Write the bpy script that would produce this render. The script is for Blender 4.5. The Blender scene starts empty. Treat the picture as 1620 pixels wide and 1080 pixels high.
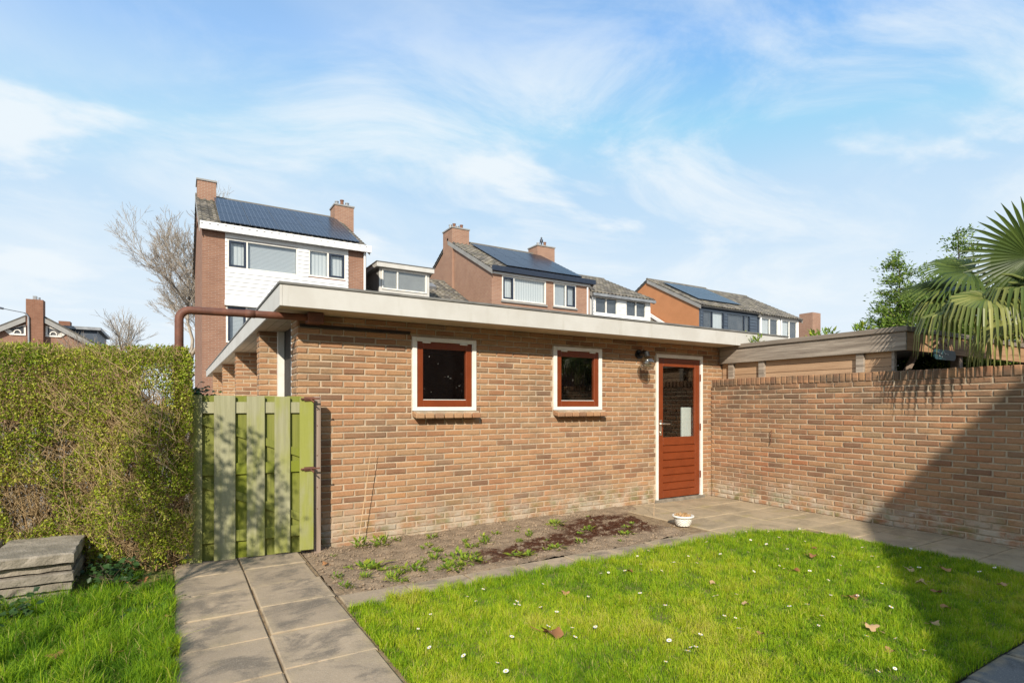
import bpy, math, random
import numpy as np
from mathutils import Vector, Matrix, noise as mnoise

random.seed(7)
rng = np.random.default_rng(11)
R = math.radians
scene = bpy.context.scene
COL = scene.collection

# ------------------------------------------------------------------ camera, sky, sun, exposure
CAM = Vector((0, 0, 1.37))
cam = bpy.data.cameras.new('camera')
cam.sensor_width = 36; cam.lens = 36 * 875 / 1620
cam.shift_y = 101 / 1620
cam.clip_start = 0.05; cam.clip_end = 6000
camo = bpy.data.objects.new('camera', cam); COL.objects.link(camo)
camo.location = CAM; camo.rotation_euler = (R(90), 0, R(-31.2))
scene.camera = camo

TRAVEL = Vector((1.0, 1.486, -1.03)).normalized()      # the way the sunlight travels
SUN_EL = math.asin(-TRAVEL.z); SUN_AZ = math.atan2(-TRAVEL.x, -TRAVEL.y)
world = bpy.data.worlds.new('World'); scene.world = world
world.use_nodes = True
wt = world.node_tree; wt.nodes.clear()
def wn(t, **k):
    n = wt.nodes.new(t)
    for a, v in k.items(): setattr(n, a, v)
    return n
def wmath(op, a, b=None, clamp=False):
    n = wn('ShaderNodeMath', operation=op); n.use_clamp = clamp
    for i, v in enumerate((a, b)):
        if v is None: continue
        if isinstance(v, (int, float)): n.inputs[i].default_value = v
        else: wt.links.new(v, n.inputs[i])
    return n.outputs[0]
sky = wn('ShaderNodeTexSky', sky_type='NISHITA')
sky.sun_disc = False; sky.sun_elevation = SUN_EL; sky.sun_rotation = SUN_AZ
sky.air_density = 1.0; sky.dust_density = 0.6; sky.ozone_density = 2.2; sky.altitude = 0
tc = wn('ShaderNodeTexCoord')
sep = wn('ShaderNodeSeparateXYZ'); wt.links.new(tc.outputs['Generated'], sep.inputs[0])
zz = wmath('ADD', wmath('MAXIMUM', sep.outputs['Z'], 0.0), 0.16)
px_ = wmath('DIVIDE', sep.outputs['X'], zz); py_ = wmath('DIVIDE', sep.outputs['Y'], zz)
cmb = wn('ShaderNodeCombineXYZ'); wt.links.new(px_, cmb.inputs[0]); wt.links.new(py_, cmb.inputs[1])
mp = wn('ShaderNodeMapping'); wt.links.new(cmb.outputs[0], mp.inputs[0])
mp.inputs['Rotation'].default_value = (0, 0, R(28)); mp.inputs['Scale'].default_value = (0.75, 1.05, 1); mp.inputs['Location'].default_value = (10.21, 7.43, 0)
def wnoise(scale, detail, rough, dist):
    n = wn('ShaderNodeTexNoise'); n.inputs['Scale'].default_value = scale; n.inputs['Detail'].default_value = detail; n.inputs['Roughness'].default_value = rough; n.inputs['Distortion'].default_value = dist
    wt.links.new(mp.outputs[0], n.inputs['Vector']); return n.outputs['Fac']
def wrange(v, a, b, c, d):
    n = wn('ShaderNodeMapRange', interpolation_type='SMOOTHSTEP'); wt.links.new(v, n.inputs['Value'])
    for k, x in zip(('From Min', 'From Max', 'To Min', 'To Max'), (a, b, c, d)): n.inputs[k].default_value = x
    return n.outputs[0]
# broad thin veils, wispy cirrus, and a few denser puffs
broad = wrange(wnoise(0.8, 4, .5, .3), .38, .68, .0, .34)
wisp = wmath('MULTIPLY', wrange(wnoise(2.1, 10, .62, .55), .40, .70, 0, 1.0), wrange(wnoise(0.7, 3, .5, .2), .34, .60, .2, 1.0))
puff = wrange(wnoise(1.7, 8, .54, .2), .555, .68, 0, .9)
inv = wmath('MULTIPLY', wmath('SUBTRACT', 1.0, broad), wmath('MULTIPLY', wmath('SUBTRACT', 1.0, wmath('MULTIPLY', wisp, .8)), wmath('SUBTRACT', 1.0, puff)))
# thin haze that thickens toward the horizon, where one looks through more air
veil = wrange(sep.outputs['Z'], -.05, .55, .95, 0.0)
fac = wmath('SUBTRACT', 1.0, wmath('MULTIPLY', inv, wmath('SUBTRACT', 1.0, veil)), True)
mixc = wn('ShaderNodeMix', data_type='RGBA'); wt.links.new(fac, mixc.inputs[0])
tint = wn('ShaderNodeMix', data_type='RGBA', blend_type='MULTIPLY'); tint.inputs[0].default_value = 1
wt.links.new(sky.outputs[0], tint.inputs[6]); tint.inputs[7].default_value = (1.12, 1.42, 1.46, 1)
cap = wn('ShaderNodeMix', data_type='RGBA', blend_type='DARKEN'); cap.inputs[0].default_value = 1
wt.links.new(tint.outputs[2], cap.inputs[6]); cap.inputs[7].default_value = (1.95, 3.25, 4.6, 1)
wt.links.new(cap.outputs[2], mixc.inputs[6]); mixc.inputs[7].default_value = (4.3, 4.65, 4.9, 1)
bg = wn('ShaderNodeBackground'); bg.inputs[1].default_value = 0.132
wt.links.new(mixc.outputs[2], bg.inputs[0])
wo = wn('ShaderNodeOutputWorld'); wt.links.new(bg.outputs[0], wo.inputs[0])

sl = bpy.data.lights.new('sun', 'SUN'); sl.energy = 3.75; sl.angle = R(0.53); sl.color = (1.0, 0.92, 0.79)
so = bpy.data.objects.new('sun', sl); COL.objects.link(so)
so.rotation_euler = TRAVEL.to_track_quat('-Z', 'Y').to_euler(); so.location = (-6, -9, 12)

vs = scene.view_settings
vs.view_transform = 'Standard'; vs.look = 'None'; vs.gamma = 1; vs.exposure = 0.62; vs.use_curve_mapping = False
scene.cycles.use_denoising = True
scene.cycles.max_bounces = 8; scene.cycles.transparent_max_bounces = 16

# ------------------------------------------------------------------ materials
def new_mat(name):
    m = bpy.data.materials.new(name); m.use_nodes = True
    nt = m.node_tree; nt.nodes.clear()
    out = nt.nodes.new('ShaderNodeOutputMaterial'); b = nt.nodes.new('ShaderNodeBsdfPrincipled')
    nt.links.new(b.outputs[0], out.inputs[0])
    return m, nt, b, out
class NT:
    """small node-wiring helper"""
    def __init__(s, nt): s.nt = nt
    def n(s, t, **k):
        n = s.nt.nodes.new(t)
        for a, v in k.items(): setattr(n, a, v)
        return n
    def link(s, a, b): s.nt.links.new(a, b)
    def put(s, sock, v):
        if hasattr(v, 'is_output'): s.link(v, sock)
        elif v is not None:
            try: sock.default_value = v
            except Exception: sock.default_value = (*v, 1)
    def math(s, op, a, b=None, clamp=False):
        n = s.n('ShaderNodeMath', operation=op); n.use_clamp = clamp
        s.put(n.inputs[0], a); s.put(n.inputs[1], b); return n.outputs[0]
    def mix(s, f, a, b, mode='MIX'):
        n = s.n('ShaderNodeMix', data_type='RGBA', blend_type=mode)
        s.put(n.inputs[0], f); s.put(n.inputs[6], a); s.put(n.inputs[7], b); return n.outputs[2]
    def noise(s, scale, detail=4, rough=.55, vec=None, dist=0):
        n = s.n('ShaderNodeTexNoise'); n.inputs['Scale'].default_value = scale; n.inputs['Detail'].default_value = detail
        n.inputs['Roughness'].default_value = rough; n.inputs['Distortion'].default_value = dist
        if vec is not None: s.link(vec, n.inputs['Vector'])
        return n.outputs['Fac']
    def rng(s, v, a, b, c=0., d=1., smooth=True):
        n = s.n('ShaderNodeMapRange', interpolation_type='SMOOTHSTEP' if smooth else 'LINEAR')
        s.put(n.inputs['Value'], v)
        for k, x in zip(('From Min', 'From Max', 'To Min', 'To Max'), (a, b, c, d)): n.inputs[k].default_value = x
        return n.outputs[0]
    def ramp(s, v, stops):
        n = s.n('ShaderNodeValToRGB'); e = n.color_ramp.elements
        while len(e) < len(stops): e.new(0.5)
        for el, (p, c) in zip(e, stops): el.position = p; el.color = (*c, 1)
        s.put(n.inputs[0], v); return n.outputs[0]
    def pos(s): return s.n('ShaderNodeNewGeometry').outputs['Position']
    def xyz(s, v):
        n = s.n('ShaderNodeSeparateXYZ'); s.link(v, n.inputs[0]); return n.outputs
    def mapping(s, v, scale=(1, 1, 1), rot=(0, 0, 0)):
        n = s.n('ShaderNodeMapping'); s.link(v, n.inputs[0]); n.inputs['Scale'].default_value = scale; n.inputs['Rotation'].default_value = rot
        return n.outputs[0]
    def bump(s, h, strength=.3, dist=.01):
        n = s.n('ShaderNodeBump'); n.inputs['Strength'].default_value = strength; n.inputs['Distance'].default_value = dist
        s.link(h, n.inputs['Height']); return n.outputs[0]
    def attr(s, name='tone'): return s.n('ShaderNodeAttribute', attribute_name=name).outputs['Fac']
    def orand(s): return s.n('ShaderNodeObjectInfo').outputs['Random']

def simple(name, c1, c2=None, rough=.7, scale=6, detail=5, bump=0., bscale=None, metallic=0., objvar=0., spec=.4, stretch=(1, 1, 1), coord='pos'):
    """a two-tone mottled material"""
    m, nt, b, out = new_mat(name); h = NT(nt)
    v = h.pos() if coord == 'pos' else h.n('ShaderNodeTexCoord').outputs['Object']
    v = h.mapping(v, stretch)
    nz = h.noise(scale, detail, .6, v)
    f = h.rng(nz, .34, .66)
    col = h.mix(f, c1, c2 or tuple(x * .75 for x in c1))
    if objvar:
        col = h.mix(h.rng(h.orand(), 0, 1, 0, objvar, False), col, (.02, .018, .015))
    h.put(b.inputs['Base Color'], col)
    b.inputs['Roughness'].default_value = rough; b.inputs['Metallic'].default_value = metallic
    b.inputs['Specular IOR Level'].default_value = spec
    if bump: h.link(h.bump(h.noise(bscale or scale * 6, 5, .6, v), bump), b.inputs['Normal'])
    return m

def brick_mat(name, src, ramp, stain=1.0, zbase=0.0):
    m, nt, b, out = new_mat(name); h = NT(nt)
    t = h.orand() if src == 'obj' else h.attr('tone')
    p = h.pos()
    base = h.ramp(t, ramp)
    cloud = h.noise(3.2, 3, .5, p)
    base = h.mix(h.rng(cloud, .35, .7, 0, .26), base, (.45, .295, .165))
    grime = h.noise(.9, 6, .7, h.mapping(p, (1, 1, 2.2)))
    base = h.mix(h.rng(grime, .47, .68, 0, .52 * stain), base, (.17, .125, .085))
    grain = h.noise(60, 6, .7, p)
    base = h.mix(h.rng(grain, .3, .75, .0, .5), base, h.mix(.5, base, (.10, .065, .04)), 'MIX')
    spots = h.noise(26, 4, .6, p)
    base = h.mix(h.rng(spots, .60, .72, 0, .38), base, (.16, .10, .065))
    z = h.xyz(p)[2]
    low = h.math('SUBTRACT', 1.0, h.rng(h.math('ADD', z, h.math('MULTIPLY', h.math('SUBTRACT', h.noise(1.7, 4, .6, p), .5), .35)), zbase + .06, zbase + .44), True)
    pat = h.rng(h.noise(4.5, 5, .65, p), .38, .62)
    base = h.mix(h.math('MULTIPLY', h.math('MULTIPLY', low, pat), .75 * stain), base, (.47, .42, .33))
    mossn = h.rng(h.noise(7, 4, .6, p), .45, .7)
    base = h.mix(h.math('MULTIPLY', h.math('MULTIPLY', low, mossn), .7 * stain), base, (.16, .16, .06))
    if stain > 1:
        hi = h.rng(z, 1.0, 1.6); soot = h.rng(h.noise(1.6, 5, .7, h.mapping(p, (1, .7, 2.5))), .40, .62)
        base = h.mix(h.math('MULTIPLY', h.math('MULTIPLY', hi, soot), .8), base, (.115, .085, .06))
        salt = h.rng(h.noise(2.6, 5, .65, h.mapping(p, (1, 1, 2.6))), .56, .70); lo = h.math('SUBTRACT', 1.0, h.rng(z, .1, .62), True)
        base = h.mix(h.math('MULTIPLY', h.math('MULTIPLY', lo, salt), .8), base, (.56, .47, .40))
    h.put(b.inputs['Base Color'], base); b.inputs['Roughness'].default_value = .9; b.inputs['Specular IOR Level'].default_value = .2
    h.link(h.bump(h.math('ADD', h.noise(45, 5, .7, p), h.math('MULTIPLY', h.noise(160, 3, .6, p), .5)), .55, .006), b.inputs['Normal'])
    return m
RAMP_A = [(0, (0.207, 0.115, 0.072)), (.07, (0.251, 0.127, 0.071)), (.16, (0.352, 0.170, 0.087)), (.3, (0.394, 0.203, 0.107)), (.5, (0.436, 0.233, 0.121)), (.68, (0.420, 0.245, 0.132)), (.82, (0.369, 0.220, 0.116)), (.92, (0.444, 0.220, 0.099)), (1, (0.277, 0.170, 0.107))]
RAMP_B = [(0, (0.216, 0.119, 0.074)), (.07, (0.245, 0.121, 0.071)), (.16, (0.348, 0.167, 0.089)), (.32, (0.404, 0.209, 0.113)), (.5, (0.433, 0.227, 0.122)), (.7, (0.396, 0.218, 0.117)), (.85, (0.461, 0.256, 0.131)), (.94, (0.386, 0.158, 0.079)), (1, (0.320, 0.214, 0.122))]
M = {}
M['brick_obj'] = brick_mat('shed_brick_single', 'obj', RAMP_A)
M['brick_att'] = brick_mat('shed_brick', 'att', RAMP_A)
M['gbrick_obj'] = brick_mat('garden_wall_brick_single', 'obj', RAMP_B, 1.15)
M['gbrick_att'] = brick_mat('garden_wall_brick', 'att', RAMP_B, 1.15)
def mortar_mat():
    m, nt, b, out = new_mat('mortar'); h = NT(nt); p = h.pos()
    c = h.mix(h.rng(h.noise(9, 5, .6, p), .35, .65), (.52, .405, .285), (.37, .29, .20))
    c = h.mix(h.rng(h.noise(90, 4, .7, p), .4, .8, 0, .5), c, (.25, .19, .13))
    h.put(b.inputs['Base Color'], c); b.inputs['Roughness'].default_value = .95
    h.link(h.bump(h.noise(120, 4, .7, p), .5, .005), b.inputs['Normal'])
    return m
M['mortar'] = mortar_mat()
M['white_frame'] = simple('white_paint', (.80, .77, .71), (.72, .68, .61), .45, 5, bump=.05)
def fascia_mat():
    m, nt, b, out = new_mat('weathered_cream_board'); h = NT(nt); p = h.pos()
    c = h.mix(h.rng(h.noise(2.2, 5, .6, p), .35, .65), (.56, .54, .50), (.50, .475, .43))
    streak = h.noise(1.0, 5, .65, h.mapping(p, (9, 9, .8)))
    c = h.mix(h.rng(streak, .56, .75, 0, .35), c, (.36, .33, .26))
    h.put(b.inputs['Base Color'], c); b.inputs['Roughness'].default_value = .55
    h.link(h.bump(h.noise(40, 4, .6, p), .08, .005), b.inputs['Normal'])
    return m
M['fascia'] = fascia_mat()
M['trim'] = simple('dark_roof_trim', (.13, .125, .115), (.20, .19, .17), .5, 4)
M['soffit'] = simple('soffit_board', (.55, .44, .31), (.46, .36, .25), .6, 3)
M['bitumen'] = simple('bitumen_roof', (.07, .07, .07), (.11, .105, .1), .9, 4)
M['redwood'] = simple('red_brown_paint', (.205, .043, .012), (.175, .036, .010), .36, 5, bump=.05, spec=.45)
M['redwood_dark'] = simple('red_brown_groove', (.12, .025, .008), None, .6)
M['steel'] = simple('brushed_handle_metal', (.62, .58, .50), (.5, .46, .4), .32, 20, metallic=.9)
M['black'] = simple('black_plastic', (.018, .018, .018), None, .4)
M['rust'] = simple('rust_brown_pipe', (.19, .072, .042), (.115, .048, .032), .62, 7, bump=.25, bscale=60)
M['dark_steel'] = simple('dark_steel_strip', (.022, .017, .014), (.04, .025, .018), .7, 9)
M['interior'] = simple('shed_inside_paint', (.055, .05, .045), (.04, .036, .03), .9, 3)  # near-black colour stands in for the gloom of the unlit room
M['appliance'] = simple('white_enamel', (.8, .79, .76), (.76, .75, .72), .35, 3)
def glass(name, tint=(.9, .93, .92), k=1.5, rough=.0, dirt=0.):
    m, nt, b, out = new_mat(name); h = NT(nt); nt.nodes.remove(b)
    lw = h.n('ShaderNodeLayerWeight'); lw.inputs[0].default_value = .5
    fr = h.math('ADD', .05, h.math('MULTIPLY', h.math('POWER', lw.outputs['Facing'], 5.0), .95))
    tr = h.n('ShaderNodeBsdfTransparent'); tr.inputs[0].default_value = (*tint, 1)
    gl = h.n('ShaderNodeBsdfGlossy'); gl.inputs['Roughness'].default_value = rough
    mx = h.n('ShaderNodeMixShader'); h.link(h.math('MULTIPLY', fr, k, True), mx.inputs[0])
    h.link(tr.outputs[0], mx.inputs[1]); h.link(gl.outputs[0], mx.inputs[2])
    last = mx.outputs[0]
    if dirt:
        df = h.n('ShaderNodeBsdfDiffuse'); df.inputs[0].default_value = (.7, .68, .62, 1)
        sp = h.rng(h.noise(34, 3, .7, h.pos()), .70, .76, 0, dirt)
        m2 = h.n('ShaderNodeMixShader'); h.link(sp, m2.inputs[0]); h.link(last, m2.inputs[1]); h.link(df.outputs[0], m2.inputs[2]); last = m2.outputs[0]
    h.link(last, out.inputs[0]); return m
M['glass'] = glass('window_glass', dirt=.7)
M['house_glass'] = glass('house_window_glass', (.93, .95, .96), 1.6)
M['lamp_glass'] = glass('clear_lamp_glass', (.80, .79, .74), 3.2, .03)

def leaf_mat(name, stops, rough=.5, trans=.35, src='tone'):
    m, nt, b, out = new_mat(name); h = NT(nt)
    c = h.ramp(h.attr('tone') if src == 'tone' else h.orand(), stops)
    h.put(b.inputs['Base Color'], c); b.inputs['Roughness'].default_value = rough; b.inputs['Specular IOR Level'].default_value = .22
    t = h.n('ShaderNodeBsdfTranslucent'); h.link(c, t.inputs[0])
    mx = h.n('ShaderNodeMixShader'); mx.inputs[0].default_value = trans
    h.link(b.outputs[0], mx.inputs[1]); h.link(t.outputs[0], mx.inputs[2]); h.link(mx.outputs[0], out.inputs[0])
    return m
M['grass'] = leaf_mat('grass_blade', [(0, (.085, .20, .014)), (.33, (.225, .385, .014)), (.6, (.37, .515, .018)), (.86, (.58, .61, .035)), (1, (.60, .50, .18))], .6, .45)
M['hedge_leaf'] = leaf_mat('hedge_leaf', [(0, (.085, .135, .012)), (.3, (.19, .27, .02)), (.6, (.34, .41, .034)), (.85, (.50, .50, .07)), (1, (.50, .40, .13))], .4, .3)
M['twig'] = leaf_mat('hedge_twig', [(0, (.12, .075, .04)), (.5, (.32, .21, .105)), (1, (.48, .35, .18))], .8, .0)
M['weed'] = leaf_mat('weed_leaf', [(0, (.08, .16, .02)), (.5, (.20, .31, .035)), (1, (.44, .47, .05))], .45, .35)
M['conifer'] = leaf_mat('conifer_spray', [(0, (.06, .12, .02)), (.5, (.17, .27, .04)), (1, (.34, .42, .09))], .5, .3)
M['palm_leaf'] = leaf_mat('palm_leaf', [(0, (.035, .06, .014)), (.5, (.095, .135, .028)), (1, (.33, .32, .10))], .35, .22)
M['evergreen'] = leaf_mat('evergreen_leaf', [(0, (.015, .04, .012)), (1, (.05, .10, .025))], .4, .2)
M['bark'] = simple('bark', (.16, .12, .085), (.09, .07, .05), .9, 8, bump=.4)
M['bare'] = simple('bare_branch', (.40, .345, .28), (.29, .245, .195), .9, 3)
M['petal'] = simple('daisy_petal', (.82, .80, .77), (.78, .74, .72), .6, 40)
M['yolk'] = simple('daisy_centre', (.75, .48, .04), None, .6)
M['dead_leaf'] = leaf_mat('dry_leaf', [(0, (.28, .12, .05)), (.5, (.48, .25, .11)), (1, (.58, .38, .20))], .7, .2, 'obj')

def slab_mat(name, a, bcol, dark, moss=.3, sandy=(.42, .325, .21)):
    m, nt, b, out = new_mat(name); h = NT(nt); p = h.pos()
    o = h.n('ShaderNodeTexCoord').outputs['Object']
    c = h.mix(h.rng(h.noise(2.2, 5, .6, p), .36, .64), a, bcol)
    c = h.mix(h.rng(h.orand(), 0, 1, 0, .28, False), c, dark)
    c = h.mix(h.rng(h.noise(3.0, 6, .7, h.mapping(p, (1, 1.2, 1)), .5), .44, .62, 0, .75), c, dark)
    c = h.mix(h.rng(h.noise(130, 3, .8, p), .35, .8, 0, .45), c, h.mix(.5, c, (.60, .52, .40)))
    sp = h.n('ShaderNodeTexVoronoi'); sp.inputs['Scale'].default_value = 55; h.link(p, sp.inputs['Vector'])
    c = h.mix(h.rng(sp.outputs['Distance'], .05, .2, .35, 0), c, (.62, .54, .43))
    x = h.xyz(o)
    edge = h.math('MAXIMUM', h.math('ABSOLUTE', x[0]), h.math('ABSOLUTE', x[1]))
    ef = h.math('MULTIPLY', h.rng(edge, .17, .245), h.rng(h.noise(11, 4, .6, p), .35, .62, 0, .8))
    c = h.mix(ef, c, sandy)
    if moss: c = h.mix(h.rng(h.noise(2.4, 4, .6, h.mapping(p, (1, 1.6, 1))), .54, .72, 0, moss), c, (.30, .25, .10))
    h.put(b.inputs['Base Color'], c); b.inputs['Roughness'].default_value = .92; b.inputs['Specular IOR Level'].default_value = .2
    h.link(h.bump(h.math('ADD', h.noise(60, 5, .7, p), h.noise(9, 3, .5, p)), .5, .006), b.inputs['Normal'])
    return m
M['slab'] = slab_mat('path_slab', (.43, .33, .225), (.33, .255, .175), (.125, .105, .083), .12)
M['patio'] = slab_mat('patio_slab', (.43, .335, .215), (.36, .28, .18), (.24, .19, .12), .5, (.44, .34, .215))
M['terrace'] = slab_mat('terrace_slab', (.17, .165, .16), (.13, .13, .13), (.07, .07, .07), 0)
M['old_slab'] = simple('old_concrete', (.36, .31, .245), (.22, .19, .145), .95, 7, bump=.9, bscale=60, objvar=.25)
M['sand'] = simple('joint_sand', (.20, .135, .075), (.33, .24, .14), .95, 18, bump=.7, bscale=150)

def soil_mat():
    m, nt, b, out = new_mat('dry_soil'); h = NT(nt); p = h.pos(); x = h.xyz(p)
    c = h.mix(h.rng(h.noise(7, 6, .65, p), .35, .65), (.355, .262, .175), (.25, .185, .125))
    c = h.mix(h.rng(h.noise(55, 4, .7, p), .5, .75, 0, .6), c, (.15, .11, .075))
    # a darker strip of peaty mulch spread along the bed
    yy = h.math('ADD', x[1], h.math('MULTIPLY', h.math('SUBTRACT', h.noise(2.0, 4, .6, p), .5), .55))
    line = h.math('ADD', h.math('MULTIPLY', x[0], .20), 3.90)
    d = h.math('ABSOLUTE', h.math('SUBTRACT', yy, line))
    along = h.rng(h.math('ADD', x[0], h.math('MULTIPLY', h.noise(3, 3, .6, p), .8)), 2.2, 3.0)
    width = h.rng(x[0], 2.2, 4.4, .16, .46, False)
    f = h.math('MULTIPLY', along, h.math('SUBTRACT', 1.0, h.rng(h.math('DIVIDE', d, width), .55, 1.1), True))
    bx = h.math('DIVIDE', h.math('SUBTRACT', x[0], 4.18), .74); by = h.math('DIVIDE', h.math('SUBTRACT', yy, 4.80), .52)
    blob = h.math('SUBTRACT', 1.0, h.rng(h.math('ADD', h.math('MULTIPLY', bx, bx), h.math('MULTIPLY', by, by)), .45, 1.15), True)
    f = h.math('MULTIPLY', h.math('MAXIMUM', f, blob), h.rng(h.noise(9, 5, .75, p), .36, .52))
    c = h.mix(f, c, h.mix(h.noise(40, 3, .7, p), (.040, .017, .010), (.115, .048, .026)))
    h.put(b.inputs['Base Color'], c); b.inputs['Roughness'].default_value = 1; b.inputs['Specular IOR Level'].default_value = .1
    h.link(h.bump(h.noise(90, 6, .75, p), .9, .012), b.inputs['Normal'])
    return m
M['soil'] = soil_mat()
M['turf'] = simple('lawn_thatch', (.14, .17, .025), (.17, .14, .045), 1, 12, bump=.6, bscale=90)
M['ground'] = simple('paved_ground', (.27, .235, .195), (.20, .175, .145), .95, 1.2, bump=.2)
M['wicker'] = simple('white_wicker', (.80, .77, .70), (.66, .62, .54), .6, 30)
M['bulb'] = simple('dry_bulb', (.52, .33, .15), (.36, .19, .075), .75, 25, coord='obj', objvar=.3)
M['bamboo'] = simple('pale_cane', (.62, .42, .24), (.5, .34, .2), .6, 10)

def wood(name, c1, c2, green=None, gscale=1.2, gmin=.45, gmax=.7, gamt=.9, rough=.8, axis=(14, 14, .7)):
    m, nt, b, out = new_mat(name); h = NT(nt); p = h.pos()
    o = h.orand()
    mp_ = h.mapping(p, axis)
    g = h.noise(2.2, 6, .65, mp_, .4)
    c = h.mix(h.rng(g, .3, .7), c1, c2)
    c = h.mix(h.rng(h.noise(4.5, 2, .5, h.mapping(p, tuple(a * .35 for a in axis))), .63, .72, 0, .45), c, tuple(x * .45 for x in c2))
    c = h.mix(h.rng(o, 0, 1, 0, .22, False), c, tuple(x * .6 for x in c2))
    if green:
        c = h.mix(h.rng(h.math('ADD', h.noise(gscale, 4, .6, h.mapping(p, (3, 3, .8))), h.math('MULTIPLY', h.math('SUBTRACT', o, .5), .25)), gmin, gmax, 0, gamt), c, green)
    h.put(b.inputs['Base Color'], c); b.inputs['Roughness'].default_value = rough; b.inputs['Specular IOR Level'].default_value = .25
    h.link(h.bump(h.noise(6, 5, .6, mp_), .35, .006), b.inputs['Normal'])
    return m
M['gate_wood'] = wood('gate_board', (.36, .345, .215), (.275, .265, .155), (.26, .275, .035), gmin=.47, gmax=.70, gamt=.8)
M['gate_green'] = wood('gate_back_board', (.22, .225, .055), (.165, .18, .035), (.18, .205, .018))
M['post_wood'] = wood('gate_post_wood', (.36, .27, .21), (.25, .185, .14))
M['grey_wood'] = wood('silvered_board', (.43, .36, .29), (.20, .16, .125), axis=(14, .7, 14))
M['grey_wood_x'] = wood('silvered_board_front', (.44, .27, .15), (.32, .18, .09), axis=(.7, 14, 14))
M['cap_wood'] = wood('roof_edge_board', (.27, .22, .175), (.17, .14, .11), axis=(14, .7, 14))
M['warm_wood'] = wood('warm_fence_board', (.50, .33, .20), (.36, .22, .13), axis=(14, .7, 14))
M['teal'] = simple('dark_teal_paint', (.012, .05, .06), (.02, .07, .08), .5, 6)

def far_brick(name, a, bcol, mort=(.45, .37, .30)):
    m, nt, b, out = new_mat(name); h = NT(nt); p = h.pos()
    geo = h.n('ShaderNodeNewGeometry'); x = h.xyz(p); nrm = h.xyz(geo.outputs['Normal'])
    u = h.math('ADD', x[0], x[1])
    cb = h.n('ShaderNodeCombineXYZ'); h.link(u, cb.inputs[0]); h.link(x[2], cb.inputs[1])
    bt = h.n('ShaderNodeTexBrick'); h.link(cb.outputs[0], bt.inputs['Vector'])
    bt.inputs['Scale'].default_value = 1; bt.inputs['Brick Width'].default_value = .22; bt.inputs['Row Height'].default_value = .065; bt.inputs['Mortar Size'].default_value = .006
    bt.inputs['Color1'].default_value = (*a, 1); bt.inputs['Color2'].default_value = (*bcol, 1); bt.inputs['Mortar'].default_value = (*mort, 1)
    c = h.mix(h.rng(h.noise(1.3, 4, .6, p), .35, .7, 0, .3), bt.outputs['Color'], tuple(v * .7 for v in bcol))
    h.put(b.inputs['Base Color'], c); b.inputs['Roughness'].default_value = .9; b.inputs['Specular IOR Level'].default_value = .2
    return m
M['hbrick'] = far_brick('terrace_brick', (.30, .155, .10), (.245, .122, .08), (.33, .26, .205))
M['hbrick2'] = far_brick('terrace_brick_light', (.34, .19, .125), (.285, .152, .102), (.39, .31, .245))
M['hbrick_dark'] = far_brick('chimney_brick', (.26, .12, .075), (.20, .085, .05), (.25, .19, .14))
M['cladding'] = simple('white_cladding', (.80, .80, .785), (.76, .755, .74), .45, 2)
M['cladding_blue'] = simple('slate_blue_cladding', (.065, .085, .115), (.055, .07, .095), .5, 2)
M['render_orange'] = simple('orange_render', (.47, .205, .09), (.43, .185, .08), .9, 1.5)
M['navy'] = simple('navy_paint', (.022, .032, .055), None, .4)
M['grey_side'] = simple('grey_cladding', (.30, .29, .27), (.26, .25, .235), .7, 2)
M['lead'] = simple('zinc_lead', (.30, .31, .32), (.22, .225, .235), .5, 3, metallic=.3)
def tile_mat():
    m, nt, b, out = new_mat('roof_tile'); h = NT(nt); p = h.pos()
    c = h.ramp(h.attr('tone'), [(0, (.075, .068, .06)), (.5, (.14, .125, .105)), (1, (.235, .205, .165))])
    c = h.mix(h.rng(h.noise(2, 5, .7, p), .45, .7, 0, .5), c, (.19, .17, .10))
    h.put(b.inputs['Base Color'], c); b.inputs['Roughness'].default_value = .85; return m
M['tile'] = tile_mat()
def solar_mat(name, grid, col, amt=.65):
    m, nt, b, out = new_mat(name); h = NT(nt)
    x = h.xyz(h.n('ShaderNodeTexCoord').outputs['Object'])
    def line(v, pitch):
        f = h.math('ABSOLUTE', h.math('SUBTRACT', h.math('FRACT', h.math('DIVIDE', v, pitch)), .5))
        return h.rng(f, .455, .485)
    l = h.math('MAXIMUM', line(x[0], grid), line(x[1], grid))
    h.put(b.inputs['Base Color'], h.mix(h.math('MULTIPLY', l, amt), col, (.30, .34, .40)))
    b.inputs['Roughness'].default_value = .25; b.inputs['Specular IOR Level'].default_value = .18
    return m
M['solar'] = solar_mat('solar_cells', .165, (.022, .028, .038), .5)
M['solar_black'] = solar_mat('black_solar_cells', .19, (.012, .015, .022), .05)
M['alu'] = simple('panel_frame', (.35, .37, .4), None, .4, metallic=.6)
def blind_mat(name, c1, c2, pitch, axis):
    m, nt, b, out = new_mat(name); h = NT(nt); x = h.xyz(h.pos())
    f = h.math('FRACT', h.math('DIVIDE', x[axis], pitch))
    c = h.mix(h.rng(f, .55, .8), c1, c2)
    h.put(b.inputs['Base Color'], c); b.inputs['Roughness'].default_value = .8; return m
M['blind_h'] = blind_mat('venetian_blind', (.52, .53, .53), (.25, .27, .29), .05, 2)
M['blind_v'] = blind_mat('vertical_blind', (.66, .66, .64), (.48, .49, .49), .14, 0)
M['dark_room'] = simple('dim_room', (.055, .06, .07), (.10, .10, .105), .9, 1.5)

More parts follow.
